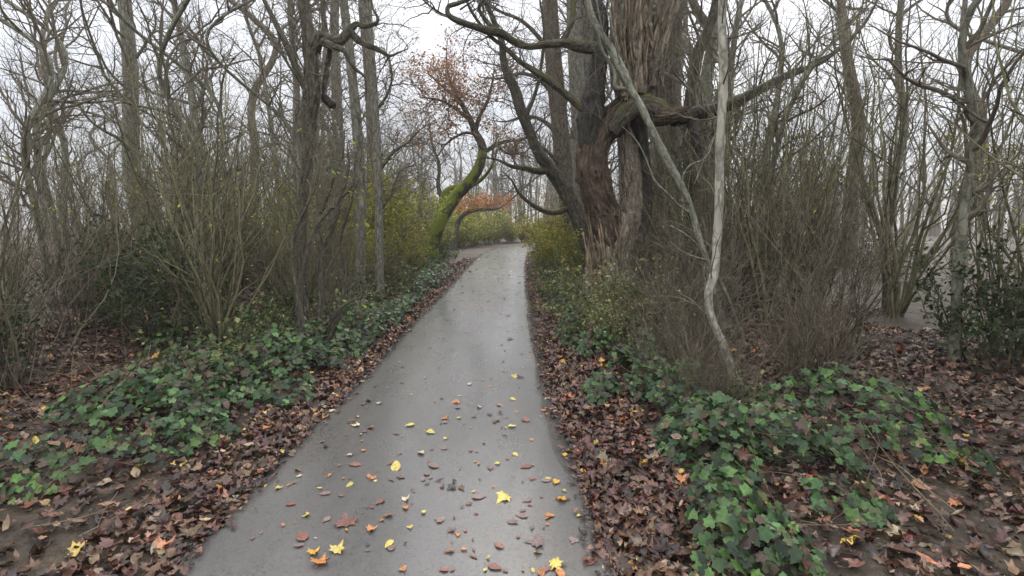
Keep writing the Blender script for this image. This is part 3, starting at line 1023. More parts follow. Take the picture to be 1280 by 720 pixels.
# ---- dark gnarled tree at the left edge of the photograph
D = 6.5
P, R = px_path([(384, 436, D, .1), (380, 380, D, .065), (377, 300, D, .06), (379, 240, D, .06), (386, 190, D, .075), (384, 155, D, .105), (390, 120, D, .1), (390, 85, D, .085), (388, 60, D, .09), (385, 40, D, .075), (380, 0, D, .07), (372, -60, D, .06), (360, -200, D, .04)])
b0 = base_of(P)
P[0, 2] = b0[2] - .1
dk = thing('twisted_tree', b0, 'dark twisted tree with crooked arms at the left of the thicket', 'tree')
mb = MB()
bark_tube(mb, P, R, k=40, step=.03, seed=3, fis=.14, lump=.2, flute=.12)
mb.build('trunk', M_DARK, dk, b0)
mb = MB()
mt = MB()
arms = [
    [(390, 62, D, .1), (398, 46, D, .085), (412, 50, D, .07), (424, 52, D, .06), (432, 44, D, .055), (438, 37, D, .045), (446, 30, D, .035), (456, 33, D, .03), (470, 29, D, .022), (472, 22, D, .018), (466, 10, D, .014), (463, -10, D, .01)],
    [(438, 38, D, .04), (446, 48, D, .042), (456, 55, D, .04), (468, 60, D, .034), (480, 66, D, .026), (487, 70, D, .018), (500, 65, D, .01), (510, 60, D, .006), (505, 52, D, .005), (496, 44, D, .004)],
    [(402, 52, D - .1, .05), (415, 58, D - .1, .045), (428, 62, D - .1, .036), (435, 72, D - .1, .03), (444, 86, D - .1, .022), (456, 96, D - .1, .014), (458, 112, D - .1, .01), (456, 126, D - .1, .006)],
    [(408, 50, D, .04), (405, 25, D, .034), (404, 0, D, .03), (402, -40, D, .04), (395, -120, D, .02)],
    [(414, 58, D + .1, .035), (410, 80, D + .1, .034), (406, 105, D + .1, .03), (405, 118, D + .1, .026)],
    [(486, 70, D, .012), (480, 82, D, .008), (474, 92, D, .006), (470, 110, D, .004)],
    [(487, 70, D, .008), (489, 95, D, .006), (487, 120, D, .005), (478, 140, D, .003)],
    [(388, 120, D, .06), (375, 95, D - .05, .05), (360, 60, D - .1, .04), (340, 20, D - .1, .03), (310, -40, D - .1, .015)],
]
for pts in arms:
    Pb, Rb = px_path(pts)
    mb = MB()
    bark_tube(mb, Pb, Rb, k=16, step=.03, seed=rng.random() * 9, fis=.08, lump=.2)
    lb_ = mb.build('limb', M_DARK, dk, b0)
    mb = MB()
    twigs_on(mb, Pb, Rb, 8, .5, .006, (3, 2), f0=.3)
    mb.build('twigs', M_TWIG, lb_, b0)
mb = MB()
P3, R3 = px_path([(405, 116, D + .1, .024), (406, 122, D + .08, .05), (411, 127, D + .05, .055), (416, 132, D, .05)])
bark_tube(mb, P3, R3, k=20, step=.02, seed=4, fis=.1)
mb.build('broken_stub', M_BLACK, dk, b0)
twigs_on(mt, P, R, 20, 1.0, .01, (5, 3), f0=.25)
mt.build('twigs', M_TWIG, dk, b0)

# ---- crooked dark shrub in front of the slender trunks
D = 6.0
b0 = base_of(px_path([(394, 445, D, .04)])[0])
ck = thing('crooked_shrub', b0, 'dark crooked many-armed shrub right of the twisted tree with a few bright leaves', 'shrub')
mt = MB()
tips = []
for q, pts in enumerate(([(394, 452, D, .05), (398, 400, D, .045), (401, 350, D, .042), (404, 318, D, .04), (413, 290, D, .036), (421, 266, D, .034), (424, 246, D, .026), (432, 226, D, .02), (436, 206, D, .014), (434, 180, D, .008)],
            [(382, 450, D - .2, .05), (374, 400, D - .2, .042), (376, 350, D - .2, .036), (386, 312, D - .2, .032), (394, 286, D - .1, .028), (408, 266, D, .026), (419, 259, D, .024), (431, 264, D, .012)],
            [(404, 320, D, .03), (398, 290, D + .1, .024), (401, 268, D + .1, .022), (412, 240, D + .1, .018), (419, 215, D + .1, .014), (428, 198, D + .1, .01), (431, 160, D + .1, .005)],
            [(423, 250, D, .02), (434, 240, D, .017), (442, 236, D, .012), (450, 224, D, .006)],
            [(388, 440, D - .4, .03), (366, 330, D - .4, .024), (372, 285, D - .4, .02), (386, 252, D - .4, .014), (396, 226, D - .4, .01), (402, 190, D - .4, .005)],
            [(400, 445, D, .03), (415, 400, D - .1, .02), (432, 380, D - .1, .016), (450, 372, D - .1, .008)],
            [(405, 445, D + .2, .03), (425, 390, D + .2, .026), (432, 340, D + .2, .022), (426, 300, D + .2, .018), (440, 250, D + .2, .012), (446, 190, D + .2, .006)])):
    Pb, Rb = px_path(pts)
    if pts[0][1] > 430:
        Pb[0, 2] = gzs(Pb[0, 0], Pb[0, 1]) - .08
    mb = MB()
    bark_tube(mb, Pb, Rb, k=14, step=.03, seed=rng.random() * 9, fis=.08, lump=.22)
    mb.build('branch', M_DARK, ck, b0)
    twigs_on(mt, Pb, Rb, 10, .5, .006, (3, 2), f0=.25, tips=tips)
mt.build('twigs', M_TWIG, ck, b0)
ml = MB()
leaf_on_tips(ml, tips, 55, .06, [(.36, .42, .06), (.28, .34, .05), (.42, .42, .08)], .012, SHRUBL)
ml.build('foliage', M_LEAF, ck, b0)

# ---- mossy leaning tree, left middle distance
D = 18.5
P, R = px_path([(536, 336, D, .36), (539, 312, D, .29), (545, 290, D, .27), (555, 268, D, .25), (567, 248, D, .23), (582, 232, D, .21), (594, 217, D, .19), (601, 203, D, .17), (604, 190, D, .17), (601, 178, D, .15), (594, 165, D, .13), (588, 150, D, .11), (580, 135, D, .09), (570, 118, D, .07), (562, 100, D, .05), (558, 80, D, .03)])
b0 = base_of(P)
P[0, 2] = b0[2] - .15
ms = thing('mossy_tree', b0, 'leaning tree with bright green mossy trunk and russet leaves left of the path', 'tree')
mb = MB()
bark_tube(mb, P[:9], R[:9], k=36, step=.05, seed=6, fis=.07, lump=.14, flare=.3)
mb.build('trunk', M_MOSSY, ms, b0)
mb = MB()
mt = MB()
tips = []
bark_tube(mb, P[8:], R[8:], k=18, step=.05, seed=2, lump=.12)
mb.build('limb', M_DARK, ms, b0)
for pts in ([(604, 190, D, .1), (612, 186, D, .085), (622, 180, D, .075), (636, 176, D, .06), (650, 175, D, .045), (664, 168, D, .03), (676, 160, D, .015)],
            [(622, 182, D, .05), (630, 190, D, .045), (642, 193, D, .035), (656, 190, D, .02)],
            [(594, 165, D, .08), (600, 145, D, .07), (610, 125, D, .055), (615, 105, D, .04), (618, 85, D, .02)],
            [(588, 150, D, .08), (575, 140, D - .3, .065), (560, 130, D - .6, .05), (545, 124, D - .9, .035), (525, 122, D - 1.2, .02)],
            [(580, 135, D, .07), (568, 122, D + .4, .05), (550, 105, D + .7, .035), (535, 92, D + 1, .02)],
            [(594, 168, D, .06), (582, 166, D - .5, .05), (568, 172, D - .8, .04), (556, 182, D - 1, .03), (545, 198, D - 1.2, .015)]):
    Pb, Rb = px_path(pts)
    mb = MB()
    bark_tube(mb, Pb, Rb, k=12, step=.06, seed=rng.random() * 9, lump=.15)
    mb.build('limb', M_DARK, ms, b0)
    twigs_on(mt, Pb, Rb, 16, 1.45, .02, (6, 4), f0=.25, tips=tips, wig=.22)
twigs_on(mt, P[8:], R[8:], 18, 1.3, .02, (6, 4), f0=.2, tips=tips, wig=.22)
mt.build('twigs', M_TWIG, ms, b0)
ml = MB()
RUSSET = [(.4, .19, .1), (.31, .15, .09), (.45, .25, .14), (.34, .21, .1), (.24, .12, .08)]
leaf_on_tips(ml, tips, 7200, .1, RUSSET, .14, TREEL, lambda q: (q[:, 2] > 4.1) & (q[:, 0] < .2))
ml.build('foliage', M_LEAF, ms, b0)

P, R = px_path([(540, 330, 20, .25), (544, 300, 20, .2), (549, 272, 20, .18), (554, 250, 20, .17), (560, 239, 20, .15), (574, 234, 20, .13), (590, 231, 19.9, .1), (604, 222, 19.8, .07), (616, 205, 19.7, .045), (622, 185, 19.6, .02)])
b0 = base_of(P)
P[0, 2] = b0[2] - .15
mc_ = thing('mossy_crooked_tree', b0, 'smaller mossy trunk bent right behind the bright mossy leaning tree', 'tree')
mb = MB()
bark_tube(mb, P, R, k=24, step=.06, seed=7, lump=.15, fis=.06, knots=2)
mb.build('trunk', M_MOSSY, mc_, b0)
Pb, Rb = px_path([(554, 252, 20, .1), (548, 232, 20.2, .08), (549, 205, 20.4, .06), (540, 180, 20.5, .04), (536, 150, 20.6, .02)])
mb = MB()
bark_tube(mb, Pb, Rb, k=14, step=.06, seed=3, lump=.15)
mb.build('limb', M_DARK, mc_, b0)
mb = MB()
twigs_on(mb, P, R, 16, 1.6, .02, (6, 4), f0=.4)
twigs_on(mb, Pb, Rb, 18, 1.4, .02, (6, 4), f0=.2)
mb.build('crown', M_TWIG, mc_, b0)

# ---- orange-leaved oak in the distance
ORANGE = [(.42, .17, .06), (.5, .22, .08), (.34, .14, .06), (.42, .25, .11)]
oak = simple_tree('orange_oak', 'small tree with a spray of orange leaves over the yellow bushes',
            [(566, 312, 30, .2), (570, 290, 30, .16), (574, 275, 30, .14), (584, 266, 29.8, .12), (600, 262, 29.5, .1), (618, 261, 29, .07), (628, 258, 29, .04)], M_DARK, 5.2, 26, 1.5, k=14, f0=.3,
            leaves=(900, .13, ORANGE, .12, TREEL, lambda q: (q[:, 2] > 2.35) & (q[:, 2] < 3.2)))
ml = MB()
cen = at(597, 257, 29.4) + np.stack([rng.uniform(-1.35, 1.35, 42), rng.normal(size=42) * .6, rng.normal(size=42) * .2], -1)
cen[:, 2] += .22 * np.cos(cen[:, 0] * 1.4 + 2.6)
q = cen[rng.integers(0, 42, 1900)] + rng.normal(size=(1900, 3)) * .15
scatter_kinds(ml, TREEL, q, rng.normal(size=(1900, 3)) * .8 + [0, 0, .6], .12, ORANGE, .3)
ml.build('leaf_spray', M_LEAF, oak[0], oak[0].location)

# ------------------------------------------------------------------ prototype shrubs (kept as the first copy of their kind)


def shrub_proto(name, cat, label, nst, hgt, spread, r0, kids, mat, leaf=None, up=0.035, wig=.15, group=None):
    root = thing(name, (0, 0, 0), label, cat, group)
    mb = MB()
    tips = []
    for s in range(nst):
        a = rng.random() * 2 * PI
        rr = spread * .25 * rng.random()
        tilt = .12 + spread * .28 * rng.random()
        d = np.array([math.cos(a) * tilt, math.sin(a) * tilt, 1])
        grow(mb, (rr * math.cos(a), rr * math.sin(a), -.08), d, r0 * (.5 + .8 * rng.random()), hgt * (.55 + .55 * rng.random()), 0, kids, wig, up, tips,
             col=np.array([1, .98, .92]) * (.4 + 1.0 * rng.random()), angle=.6, ratio=.42)
    mb.build('stems', mat, root)
    if leaf:
        ml = MB()
        n, size, cols, spr, shapes, cond = leaf
        leaf_on_tips(ml, tips, n, size, cols, spr, shapes, cond)
        ml.build('foliage', M_LEAF, root)
    return root


YEL = [(.42, .37, .05), (.36, .36, .06), (.26, .3, .06), (.5, .4, .07), (.18, .23, .05)]
YGR = [(.16, .2, .05), (.2, .22, .06), (.12, .16, .045), (.26, .25, .06)]
OLV = [(.24, .25, .09), (.36, .35, .15), (.18, .21, .07), (.44, .43, .22), (.14, .17, .06)]
GRN = [(.05, .075, .03), (.035, .055, .025), (.07, .1, .04)]
RED = [(.2, .09, .06), (.25, .12, .08), (.16, .08, .06), (.28, .16, .1)]

placed_first = {}


def put(key, x, y, rz=None, s=1.0, label=None, group=None):
    src = protos[key]
    loc = (float(x), float(y), gzs(x, y))
    rz = rng.random() * 2 * PI if rz is None else rz
    if key not in placed_first:
        placed_first[key] = src
        src.location = loc
        src.rotation_euler = (0, 0, rz)
        src.scale = (s, s, s)
        if label:
            src['label'] = label
        if group:
            src['group'] = group
        return src
    return copy_thing(src, loc, rz, s, label or src['label'], group or src.get('group'))


protos = {
    'hazel': shrub_proto('hazel_shrub', 'shrub', 'hazel', 26, 3.6, .62, .016, (5, 3), M_STEM, (190, .05, YGR + YEL, .015, SHRUBL, lambda q: q[:, 2] < 2.3), up=.06),
    'hazel2': shrub_proto('hazel_shrub', 'shrub', 'hazel', 20, 4.2, .5, .02, (6, 3), M_STEM, (130, .05, YEL + YGR, .015, SHRUBL, lambda q: q[:, 2] < 2.6), up=.06),
    'bare': shrub_proto('bare_shrub', 'shrub', 'bare', 40, 2.3, .9, .008, (5, 3), M_TWIG),
    'tuft': shrub_proto('twiggy_bush', 'bush', 'tuft', 110, 1.1, 1.1, .0042, (4, 2), M_TWIG, (50, .035, [(.2, .15, .09), (.16, .12, .07)], .03, SHRUBL, None)),
    'yellow': shrub_proto('yellow_bush', 'bush', 'yellow', 22, 2.5, 1.1, .012, (6, 4), M_STEM, (3300, .085, YEL, .08, SHRUBL, None)),
    'olive': shrub_proto('leafy_bush', 'bush', 'olive', 30, .95, 1.5, .006, (5, 3), M_STEM, (1300, .05, OLV, .04, SHRUBL, None)),
    'dark': shrub_proto('evergreen_bush', 'bush', 'dark', 26, 1.2, 1.6, .009, (5, 3), M_STEM, (2200, .06, GRN, .06, HOLLYS, None)),
    'bramble': shrub_proto('bramble_bush', 'bush', 'bramble', 34, .75, 2.2, .004, (4, 2), M_STEM, (950, .055, IVYC + OLV, .035, SHRUBL + IVYS, None), up=-.02, wig=.2),
    'hedge': shrub_proto('yellow_bush', 'bush', 'yellow', 30, 2.4, 1.5, .014, (6, 4), M_STEM, (4200, .14, YEL + YGR, .14, SHRUBL, None)),
    'red': shrub_proto('russet_bush', 'bush', 'red', 26, 2.0, 1.3, .01, (6, 4), M_TWIG, (3000, .12, RED, .12, SHRUBL, None)),
}


def bg_tree_proto(name, hgt, r0, label, kids=(7, 5), nbr=26, mat=M_GREY, brL=2.6):
    root = thing(name, (0, 0, 0), label, 'tree')
    P = np.array([[rng.normal() * .12 * k, rng.normal() * .12 * k, hgt * k / 6 - (.2 if k == 0 else 0)] for k in range(7)])
    R = r0 * np.linspace(1, .25, 7)
    mb = MB()
    bark_tube(mb, P, R, k=14, step=.2, seed=rng.random() * 9, flare=.3, lump=.08)
    mb.build('trunk', mat, root)
    mc = MB()
    twigs_on(mc, P, R, nbr, brL, .04, kids, f0=.2, ang=.8, up=.07)
    mc.build('crown', M_TWIG, root)
    return root


protos['wood1'] = bg_tree_proto('bare_tree', 13, .2, 'w')
protos['wood2'] = bg_tree_proto('bare_tree', 11, .14, 'w', nbr=22, mat=M_OLIVE)
protos['wood3'] = bg_tree_proto('bare_tree', 14, .26, 'w', nbr=28, mat=M_BROWN)
protos['pole'] = bg_tree_proto('young_tree', 8, .06, 'w', nbr=36, mat=M_OLIVE, brL=1.5, kids=(6, 4))


def gpos(px, py):
    g = ground_at(px, py)
    return g[0], g[1]


# ---- placed shrubs that the photograph shows
put('tuft', 1.8, 5.0, s=.85, label='dense bare twiggy bush with brown upright twigs below the pale stem')
put('tuft', 2.65, 4.5, s=.9, label='bare twiggy bush right of the pale crooked stem')
put('tuft', 2.1, 6.0, s=1.15, label='bare brown twig thicket just behind the bush below the pale stem')
put('tuft', 1.4, 4.7, s=.6, label='small twiggy tuft at the ivy edge left of the pale stem foot')
put('tuft', 1.55, 3.9, s=.68, label='low tuft of brown twigs growing from the ivy at the near right')
put('olive', 1.42, 6.9, s=1.15, label='low bush with pale yellow-green leaves at the foot of the gnarled tree')
put('olive', 1.15, 6.3, s=.75, label='small pale-leaved bush between ivy and the foot of the gnarled tree')
put('olive', 1.0, 9.6, s=.8, label='green leafy bush on the verge left of the gnarled trunk')
put('yellow', 1.15, 15.0, s=.8, label='yellow-leaved bush on the right verge past the gnarled tree')
put('yellow', 1.4, 20.0, s=.72, label='yellow bush nearest the path bend on the right verge')
put('yellow', 1.35, 11.8, s=.6, label='small yellow-green bush left behind the gnarled trunk')
put('red', 2.0, 18.0, s=.8, label='russet-leaved bush behind the yellow bushes on the right verge')
put('red', 2.2, 24.0, s=.9, label='russet bush beside the right side of the path bend')
put('yellow', 2.1, 27.0, s=.6, label='pale yellow bush at the inside of the far path bend')
put('dark', -2.75, 19.0, s=1.0, label='dark evergreen bush at the foot of the mossy leaning tree')
put('dark', -2.6, 16.4, s=.6, label='dark green bush in front of the mossy leaning tree')
put('dark', -3.3, 13.2, s=.6, label='dark evergreen bush beside the slender straight trunk')
put('dark', -4.0, 17.0, s=1.1, label='dark evergreen bush left of the mossy leaning tree')
for (x, y, s, lb) in ((-2.95, 14.6, .5, 'low bright yellow-leaved bush before the dark evergreen bushes on the left'), (-3.1, 11.4, .45, 'low yellow-green bush at the foot of the slender straight trunk'), (-3.3, 22.5, .6, 'yellow-green bush behind the foot of the mossy leaning tree'), (-3.6, 12.2, .62, 'yellow-leaved bush between the two slender trunks and the twisted tree'), (-4.1, 13.4, .95, 'rounded yellow bush behind the two slender trunks'), (-3.5, 14.5, 1.05, 'bright yellow bush right of the slender straight trunk'),
                      (-4.2, 16.5, 1.25, 'tall upright bush with yellowing leaves behind the slender trunks'), (-5.0, 12.0, .9, 'yellow-green bush deep in the left thicket')):
    put('yellow', x, y, s=s, label=lb)
far_y = 0
for (x, y, s) in ((-3.3, 33.2, .8), (-2.7, 35.4, .85), (-1.9, 38, .8), (-4.6, 32.0, 1.0), (-3.9, 35.2, 1.2), (-2.8, 38.4, 1.25), (-.2, 41.2, .7), (-5.6, 34.5, 1.3), (-1.4, 40.4, 1.05), (1.0, 42.6, .6)):
    put('hedge', x, y, s=s, label='rounded yellow-green bush in the row beyond the path bend', group='yellow bushes beyond the path bend')
for (x, y, s) in ((1.2, 42.2, .8), (2.4, 42.5, .85), (3.6, 43.5, .9), (4.9, 44, .9), (.1, 43.5, .9), (6.2, 45, .95), (-1.2, 44, 1.0)):
    put('red', x, y, s=s, label='low russet bush in the hedge closing the far path', group='russet hedge bushes')

br_l = 'low bramble with small green leaves behind the ivy of the left bank'
for (d, y, s) in ((1.1, 4.6, .8), (1.2, 5.7, .9), (1.0, 6.9, .85), (1.15, 8.2, .9), (.95, 9.4, .85), (1.2, 10.6, 1.0), (.95, 12, .9), (1.2, 13.6, 1.1), (1.0, 15.2, 1.0), (1.3, 17, 1.1), (1.7, 6.3, 1.0), (1.9, 8.8, 1.0), (1.7, 11.4, 1.1), (1.0, 21, .9)):
    put('bramble', float(xl(y)) - d, y, s=s, label=br_l, group='brambles of the left bank')
for (d, y, s) in ((1.2, 5.6, .7), (.75, 6.6, .6), (1.05, 7.6, .8), (.7, 8.4, .7), (.65, 9.8, .8), (.8, 11.2, .9), (.6, 12.8, .8), (.7, 14.4, .8), (.75, 17, .9), (.7, 19, .8), (.75, 22, .9), (.7, 25, .8), (1.3, 3.9, .6)):
    put('bramble', float(xr(y)) + d, y, s=s, label='low bramble with small green leaves on the right verge', group='brambles of the right verge')
# hazels: left thicket near the photo's left edge
hz = [(-2.95, 6.9, 'hazel', .72, 'dense hazel clump at the foot of the dark twisted tree'),
      (-3.3, 5.6, 'hazel2', .7, 'hazel clump in front of the dark twisted tree'),
      (-3.4, 8.6, 'hazel', .7, 'hazel clump between the twisted tree and the slender trunks'),
      (-4.5, 7.2, 'hazel2', .9, 'tall hazel clump behind the dark twisted tree'),
      (-3.6, 10.2, 'hazel', .75, 'low hazel clump beside the thicker grey-green trunk'),
      (-4.3, 11.0, 'hazel2', 1.0, 'hazel clump behind the thicker grey-green trunk'),
      (-3.9, 15.0, 'hazel2', 1.0, 'hazel clump with yellow tips near the mossy leaning tree'),
      (-5.4, 9.3, 'hazel', 1.1, 'large hazel clump deep in the left thicket'),
      (2.9, 8.0, 'hazel', .85, 'brown-stemmed hazel behind the twiggy bush at right'),
      (3.5, 6.9, 'hazel2', .9, 'tall hazel beside the pale crooked stem'),
      (2.3, 9.8, 'hazel', .85, 'hazel clump right behind the gnarled tree'),
      (3.6, 9.0, 'hazel2', 1.0, 'hazel clump below the hanging dark limb'),
      (3.0, 11.5, 'hazel', 1.0, 'hazel clump beside the tall straight trunk')]
for x, y, k, s, lb in hz:
    put(k, x, y, s=s, label=lb)
bare_l = 'bare fine-twigged shrub in the thicket beside the path'
for (x, y, s) in ((2.7, 7.0, 1.0), (2.1, 8.0, .8), (3.3, 8.2, 1.1), (2.5, 10.6, 1.1), (2.0, 11.6, .9), (3.6, 5.6, 1.0), (4.4, 7.2, 1.1), (1.9, 14, .9), (2.6, 13.6, 1.1), (2.3, 16.5, 1.1), (2.7, 20, 1.1), (3.4, 23, 1.2), (2.9, 27, 1.1),
                  (-2.9, 8.9, .8), (-3.0, 7.6, .7), (-2.7, 10.8, .65), (-4.5, 9.6, 1.0), (-5, 14, 1.2), (-3.7, 18.5, 1.1), (-4.4, 21, 1.2), (-3.8, 23.5, 1.0), (-6, 19, 1.3), (-5.2, 25, 1.2), (-5.6, 6.4, 1.0), (-6.4, 12, 1.2), (4.2, 11, 1.2), (4.0, 15, 1.2)):
    put('bare', x, y, s=s, label=bare_l, group='bare shrubs of the thicket')

# the wood continuing on both sides
gl = 'trees standing back in the misty wood'
lw = {'wood1': 'bare grey tree standing back in the misty wood', 'wood2': 'bare olive-grey tree standing back in the misty wood', 'wood3': 'bare brown tree standing back in the misty wood', 'pole': 'thin young bare tree in the wood behind the thicket'}
n_w = 0
tries = 0
placed = []
for x, y, key, s in ((-3.9, 9.2, 'pole', .8), (-4.6, 13.2, 'pole', .9), (-3.4, 16.2, 'pole', .6), (-5.2, 18.8, 'pole', .75), (-6.0, 10.6, 'pole', 1), (-4.9, 7.9, 'pole', .9), (2.4, 12.6, 'pole', 1), (2.3, 15.4, 'pole', 1.1), (3.4, 13.8, 'pole', 1.1), (3.9, 10.2, 'pole', 1), (3.0, 9.4, 'pole', .9), (4.4, 8.4, 'pole', .9), (-3.7, 21.5, 'pole', .62), (-5.2, 23, 'pole', .8), (-4.3, 27, 'pole', .75), (-6.4, 29, 'pole', .95), (-5.4, 33, 'pole', .9), (-8.2, 31, 'wood2', .8), (-8.0, 22, 'wood2', .9), (-7.0, 17.5, 'wood1', .9), (-9.5, 26, 'wood3', .9),
                     (3.0, 18.5, 'pole', 1.1), (3.4, 22, 'wood2', .95), (2.9, 26, 'wood1', .9), (4.6, 29, 'wood2', 1), (4.6, 19, 'wood1', 1), (2.6, 31, 'pole', 1.1), (5.5, 24, 'wood3', .9),
                     (-3.4, 43, 'pole', 1), (-1.2, 45, 'pole', .9), (-5.2, 46, 'wood2', .8), (1.5, 50, 'wood2', .8), (-.5, 53, 'pole', 1.1), (3.8, 51, 'wood1', .8), (-7.5, 43, 'wood1', .8), (-2.4, 56, 'wood2', .85)):
    placed.append((x, y))
    put(key, x, y, s=s, label=lw[key], group=gl)
while n_w < 105 and tries < 6000:
    tries += 1
    y = 4 + 75 * rng.random() ** 1.3
    x = rng.normal() * (6 + .55 * y)
    d = float(edge_d(np.array([x]), np.array([y]))[0])
    if abs(x) > y * 1.15 + 2 or d < 3.0:
        continue
    if y < 30 and -3.8 < x < 2.4:
        continue
    if 28 < y < 50 and -7 < x < 14:
        continue
    if y > 30 and -.06 < x / y < .035 and rng.random() < .5:
        continue
    if -.24 < (x / y) < -.13 and y < 24:
        continue
    if any((x - a) ** 2 + (y - b_) ** 2 < (1.0 + .02 * y) ** 2 for a, b_ in placed):
        continue
    placed.append((x, y))
    key = ('pole', 'wood1', 'wood2', 'wood3', 'pole', 'wood2')[n_w % 6]
    if y < 12 and key in ('wood1', 'wood2', 'wood3'):
        key = 'pole'
    put(key, x, y, s=.85 + .35 * rng.random(), label=lw[key], group=gl)
    n_w += 1
# thicket beyond the photograph's edges, both sides
for c in range(46):
    y = 2.2 + 16 * rng.random()
    sgn = 1 if c % 2 else -1
    x = sgn * ((3.4 if sgn < 0 else 2.9) + .5 * y * rng.random() + 1.5 * rng.random())
    if abs(x) > y * 1.2 + 1.5:
        continue
    put(('hazel', 'hazel2', 'bare', 'dark', 'tuft')[c % 5], x, y, s=.8 + .4 * rng.random(),
        label=('leafless hazel clump in the wood away from the path', 'tall hazel clump in the wood away from the path', bare_l, 'evergreen bush in the wood away from the path', 'bare twig tuft in the wood away from the path')[c % 5],
        group=('hazel clumps in the wood', 'hazel clumps in the wood', 'bare shrubs of the thicket', 'evergreen bushes in the wood', 'twig tufts in the wood')[c % 5])

# far wood: trunks and twigs beyond counting, one mass
mb = MB()
for c in range(420):
    y = 62 + 70 * rng.random()
    x = (rng.random() * 2 - 1) * y * 1.05
    h = 10 + 6 * rng.random()
    P = np.array([[x, y, 0], [x + rng.normal() * .3, y, h * .35], [x + rng.normal() * .5, y, h * .7], [x + rng.normal() * .8, y, h]])
    tube(mb, P, np.array([.22, .17, .1, .03]) * (.6 + .7 * rng.random()), 5, None, False)
    for q in range(12):
        f = .25 + .7 * rng.random()
        p = np.array([x, y, h * f])
        grow(mb, p, np.array([rng.normal(), rng.normal(), .9]), .05, 2.5 * (1.2 - f), 2, (0, 0, 4), .2, minr=.012)
tag(mb.build('far_woods', M_TWIG), 'pale misty mass of bare trees closing the view', kind='stuff')

# fallen twigs and dead stalks on the wood floor
mb = MB()
for c in range(900):
    y = 2 + 20 * rng.random()
    sd = -1 if rng.random() < .5 else 1
    d = .5 + 2.6 * rng.random()
    x = xl(y) - d if sd < 0 else xr(y) + d
    z = gzs(x, y)
    upz = .1 if rng.random() < .4 else 1.2
    grow(mb, (x, y, z + .02), np.array([rng.normal(), rng.normal(), upz]), .004, .3 + .5 * rng.random(), 2, (0, 0, 2), .15, col=np.array([1, .92, .8]) * (.5 + 1.1 * rng.random()))
for c in range(150):
    y = 5.5 + 20 * rng.random()
    sd = -1 if rng.random() < .5 else 1
    d = 1.5 + 3.2 * rng.random()
    x = xl(y) - d if sd < 0 else xr(y) + d
    grow(mb, (x, y, gzs(x, y) + .3 * rng.random()), np.array([sd * abs(rng.normal()), rng.normal(), .15 + .9 * rng.random()]), .007 + .01 * rng.random(), .9 + 1.4 * rng.random(), 0, (4, 2), .17, 0, col=np.array([1, .97, .88]) * (.35 + .6 * rng.random()))
tag(mb.build('undergrowth', M_TWIG), 'dead stalks and fallen twigs among the ivy and leaves', kind='stuff')

# ------------------------------------------------------------------ individual fallen leaves on the path
COL = {'gold': (.62, .34, .05), 'yellow': (.62, .5, .12), 'pale': (.62, .52, .34), 'orange': (.5, .2, .06), 'red': (.25, .11, .085), 'pink': (.22, .145, .13), 'dark': (.05, .035, .028), 'white': (.46, .42, .35), 'brown': (.2, .11, .06)}
lmesh = {}
for i, sh in enumerate(LITTER):
    mb = MB()
    V = sh[0].copy()
    V[:, 2] *= .55
    V[:, 2] -= V[:, 2].min()
    mb.add(V, None, sh[1])
    # stalk
    tube(mb, np.array([[0, -.42, .02], [.03, -.6, .03], [.02, -.78, .02]]), .012, 3)
    lmesh[i] = mb.mesh('fallen_leaf', M_FALLEN)


def path_leaf(px, py, colour, wpx, label, group=None, shape=None):
    g = ground_at(px, py)
    dist = math.hypot(g[1], CAMZ)
    size = max(wpx * dist / 640 * 1.15, .02)
    flat = colour in ('red', 'pink')
    o = bpy.data.objects.new('fallen_leaf', lmesh[(1, 2, 3, 3, 5, 2, 1, 4)[rng.integers(0, 8)] if shape is None else shape])
    C.objects.link(o)
    tt = (g[0] - float(xl(g[1]))) / 2.1
    zc = .012 * max(0, 1 - (2 * tt - 1) ** 2)
    o.location = (g[0], g[1], zc + .005)
    o.rotation_euler = (rng.normal() * (.04 if flat else .16), rng.normal() * (.04 if flat else .16), rng.random() * 6.28)
    o.scale = (size, size, size * (.35 if flat else 1.0))
    j = 1 + .12 * rng.normal()
    o.color = (*[min(max(c * j, .01), .9) for c in COL[colour]], 1)
    o['label'] = label
    o['category'] = 'leaf'
    o['group'] = group or 'fallen leaves on the path'


